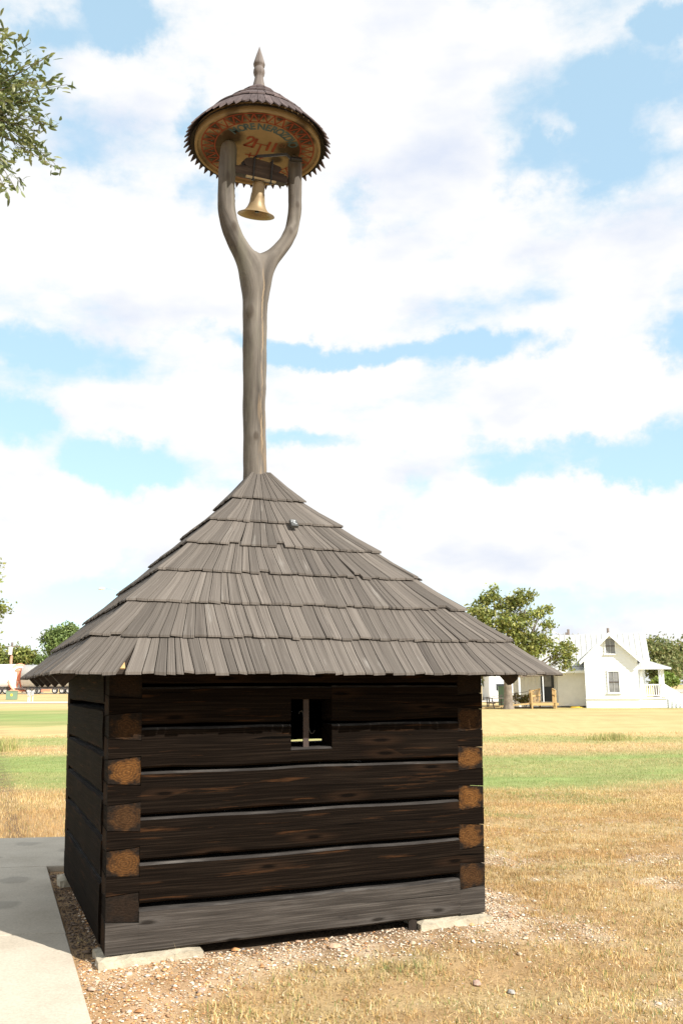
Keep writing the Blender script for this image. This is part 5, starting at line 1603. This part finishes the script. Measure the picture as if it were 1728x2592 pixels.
# ------------------------------------------------------------------ poles and lamps
def util_pole(px, ytop, Y, r, label, arm=True, transformer=False, mat=None, lower=None, lamp=None):
    b = PX(px, ytop, Y); top = b.z; b = Vector((b.x, b.y, 0))
    P = empty('utility_pole', b); tag(P, label, 'utility pole', 'utility poles')
    mb = MB()
    if lower:
        mb.tube([(0, 0, -.2), (0, 0, lower)], r, 8); mb.build('pole', M_OLDR, P, True); mb = MB(); mb.tube([(0, 0, lower + .002), (0, 0, top)], r * .85, 8); mb.build('pole_top', M_OLDP, P, True)
    else: mb.tube([(0, 0, -.2), (0, 0, top)], [r, r * .75], 8); mb.build('pole', mat or M_OLDP, P, True)
    if arm:
        mb = MB(); mb.box(-1.2, 1.2, -.06, .06, top - .75, top - .6); a = mb.build('crossarm', M_OLDP, P)
        for x in (-1.1, -.5, .5, 1.1): mb = MB(); mb.tube([(x, 0, top - .6), (x, 0, top - .42)], .06, 6); mb.build('insulator', M_GALV, a)
    if transformer:
        mb = MB(); z = lower + .1; mb.lathe([(.0, z), (.30, z), (.32, z + .1), (.32, z + 1.2), (.25, z + 1.3), (0, z + 1.32)], 14, (-.1, -.42)); mb.build('transformer', M_WHITEB, P, True)
    if lamp:
        mb = MB(); mb.tube([(0, 0, top - lamp[0]), (-1.0, 0, top - lamp[0] + .35), (-lamp[1], 0, top - lamp[0] + .5)], .045, 6); mb.build('lamp_arm', M_GALV, P)
        mb = MB(); mb.box(-lamp[1] - .5, -lamp[1], -.12, .12, top - lamp[0] + .42, top - lamp[0] + .56); mb.build('lamp_head', M_LAMPHEAD, P)
util_pole(1437, 1593, 100, .17, 'grey wooden utility pole with crossarm above the house roof beside the oak', arm=True)
util_pole(1432, 1601, 103, .15, 'shorter grey pole with a street lamp arm beside the oak crown', arm=False, lamp=(.5, 1.3))
util_pole(1537, 1590, 95, .17, 'dark utility pole rising behind the gable peak of the white house', arm=False)
util_pole(32, 1626, 150, .22, 'utility pole with reddish foot and white transformer at the far left', arm=True, transformer=True, lower=6.9)


def street_lamp():
    b = PX(312, 1500, 104); top = b.z; b = Vector((b.x, b.y, 0))
    P = empty('street_lamp', b); tag(P, 'pale cobra-head street lamp showing above the left slope of the hut roof', 'street lamp')
    k = 104 / FPX
    mb = MB(); mb.tube([(0, 0, 0), (0, 0, top)], [.12, .07], 8); mb.build('pole', M_GALV, P, True)
    mb = MB(); mb.tube([(0, 0, top - .1), (-.6, 0, top + .22), (-1.5, 0, top + .44), (-50 * k, 0, top + .47)], .04, 6); mb.build('arm', M_GALV, P, True)
    mb = MB(); mb.tube([(-46 * k, 0, top + .47), (-50 * k, 0, top + .48), (-58 * k, 0, top + .46), (-64 * k, 0, top + .44)], [.06, .15, .19, .05], 10); mb.build('lamp_head', M_LAMPHEAD, P, True)
street_lamp()

# ------------------------------------------------------------------ road, trailer with white load, roadside boxes
mb = MB(); mb.face([(-160, 90, .03), (-8, 92, .03), (-8, 103, .03), (-160, 101, .03)]); tag(mb.build('road', M_ROAD), kind='structure')
mb = MB(); mb.face([(-200, 146, .585), (-20, 148, .585), (-20, 160, .585), (-200, 158, .585)]); tag(mb.build('far_road', M_ROAD), kind='structure')
YT = 150.0; KT = YT / FPX; GZ = .59
def road_x(px): return PX(px, 1735, YT).x
def cylinder_load(px0, px1, r, zc, label, ring):
    x0, x1 = road_x(px0), road_x(px1)
    T = empty('tower_section', Vector((x0, YT, GZ))); tag(T, label, 'steel tube', 'white tube loads on the road')
    mb = MB(); n = 40; L = x1 - x0
    prof = [(0, r), (L, r)]
    for k in range(n):
        a, c = 2 * math.pi * k / n, 2 * math.pi * (k + 1) / n
        mb.face([(0, r * math.cos(a), zc + r * math.sin(a)), (L, r * math.cos(a), zc + r * math.sin(a)), (L, r * math.cos(c), zc + r * math.sin(c)), (0, r * math.cos(c), zc + r * math.sin(c))])
    mb.face([(0, r * math.cos(2 * math.pi * k / n), zc + r * math.sin(2 * math.pi * k / n)) for k in range(n)]); mb.face([(L, r * math.cos(2 * math.pi * k / n), zc + r * math.sin(2 * math.pi * k / n)) for k in range(n)][::-1])
    mb.build('tube', M_TOWER, T, True)
cylinder_load(-170, 40, 1.98, 2.87, 'long white steel tube on the road at the far left edge', True)
cylinder_load(62, 330, 1.90, 2.83, 'long white steel tube behind the left roof corner of the hut', True)


def clamp_frame():
    """red-orange round clamp that stands skewed between the two tubes"""
    T = empty('trailer_clamp', Vector((road_x(51), YT - .6, GZ)), math.radians(38)); tag(T, 'round orange-red steel clamp frame between the white tubes', 'clamp frame')
    n = 40; zc = 2.62
    def ring(mb, r0, r1, y0, y1):
        for k in range(n):
            a, c = 2 * math.pi * k / n, 2 * math.pi * (k + 1) / n
            P = lambda r, t, y: (r * math.cos(t) * .80, y, zc + r * math.sin(t))
            mb.face([P(r0, a, y0), P(r0, c, y0), P(r1, c, y0), P(r1, a, y0)]); mb.face([P(r1, a, y0), P(r1, c, y0), P(r1, c, y1), P(r1, a, y1)])
            mb.face([P(r0, c, y0), P(r0, a, y0), P(r0, a, y1), P(r0, c, y1)]); mb.face([P(r0, a, y1), P(r1, a, y1), P(r1, c, y1), P(r0, c, y1)])
    mb = MB(); ring(mb, 2.02, 2.30, -.25, .25); mb.build('outer_rim', plain('faded_red_steel', (.80, .36, .26), .5), T)
    mb = MB(); ring(mb, 1.62, 2.01, -.16, .20); mb.build('pale_rim', plain('pale_pink_steel', (.86, .74, .68), .5), T)
    mb = MB(); mb.face([(1.62 * .8 * math.cos(2 * math.pi * k / n), .1, zc + 1.62 * math.sin(2 * math.pi * k / n)) for k in range(n)]); mb.build('end_plate', M_WHITEB, T)
    mb = MB(); mb.box(-.35, .35, -.05, .09, zc - .5, zc + .95); mb.box(-.7, .7, -.05, .09, zc + 1.02, zc + 1.38); mb.build('web_plate', M_ORANGE, T)
    mb = MB(); mb.bar((-.45, -.1, zc - 1.9), (-.12, -.1, zc - .6), .2, .18); mb.bar((.45, -.1, zc - 1.9), (.12, -.1, zc - .6), .2, .18); mb.build('strut', M_ORANGE, T)
    mb = MB(); mb.box(-1.5, 1.5, -.5, .5, .35, .62); mb.build('foot', M_ORANGE, T)
clamp_frame()


def trailer():
    T = empty('trailer', Vector((road_x(90), YT, GZ))); tag(T, 'long low dark trailer with many wheels carrying the white tubes', 'trailer')
    X = lambda px: road_x(px) - T.location.x
    mb = MB(); mb.box(X(-170), X(330), -1.2, 1.2, .70, .93); mb.build('bed', M_BED, T)
    mb = MB(); mb.box(X(112), X(134), -1.3, -1.15, .35, .66); mb.build('side_box', M_ORANGE, T)
    for px in (-60, -45, -10, 7, 22, 80, 97, 105, 146, 164, 180, 240, 256):
        mb = MB(); n = 20; r, w = .50, .34
        def ring(r0, r1, y): pass
        prof = [(.30, -w / 2 + .03), (.42, -w / 2), (r, -w / 2 + .05), (r, w / 2 - .05), (.42, w / 2), (.30, w / 2 - .03)]
        for i in range(len(prof) - 1):
            for k in range(n):
                a, c = 2 * math.pi * k / n, 2 * math.pi * (k + 1) / n
                P = lambda q, t: (X(px) + q[0] * math.cos(t), -1.1 + q[1], .5 + q[0] * math.sin(t))
                mb.face([P(prof[i], a), P(prof[i], c), P(prof[i + 1], c), P(prof[i + 1], a)])
        wl = mb.build('wheel', M_TYRE, T, True)
        mb = MB(); prof = [(0, -.02), (.1, -.06), (.14, .0), (.24, .03), (.30, -.14), (.31, -.13)]
        for i in range(len(prof) - 1):
            for k in range(n):
                a, c = 2 * math.pi * k / n, 2 * math.pi * (k + 1) / n
                P = lambda q, t: (X(px) + q[0] * math.cos(t), -1.1 + q[1], .5 + q[0] * math.sin(t))
                f = [P(prof[i], a), P(prof[i], c), P(prof[i + 1], c), P(prof[i + 1], a)]
                mb.face(f[1:] if i == 0 else f)
        mb.build('rim', M_RIM, wl, True)
trailer()


def cabinet():
    b = PX(31, 1757, 118); b.z = .06
    B = empty('green_cabinet', b, .25); tag(B, 'green utility cabinet with yellow sticker on the verge before the trailer', 'cabinet')
    mb = MB(); mb.box(-.68, .68, -.5, .5, 0, 1.05); mb.build('body', M_GREENBOX, B)
    mb = MB(); mb.box(-.72, .72, -.54, .54, 1.054, 1.14); mb.build('lid', M_GREENBOX, B)
    mb = MB(); mb.box(-.12, .14, -.512, -.503, .45, .75); mb.build('sticker', M_YELLOW, B)
cabinet()
def meters():
    b = PX(77, 1768, 100); b.z = .03
    B = empty('meter_pedestal', b); tag(B, 'pale grey meter boxes on white posts by the road', 'meter pedestal')
    for x in (-.22, -.02, .30): mb = MB(); mb.box(x - .03, x + .03, -.03, .03, 0, 1.25); mb.build('post', M_WHITEB, B)
    for x, z in ((-.14, .78), (.28, .80)): mb = MB(); mb.box(x - .15, x + .13, -.14, -.034, z - .1, z + .42); mb.build('meter_box', M_GALV, B)
meters()
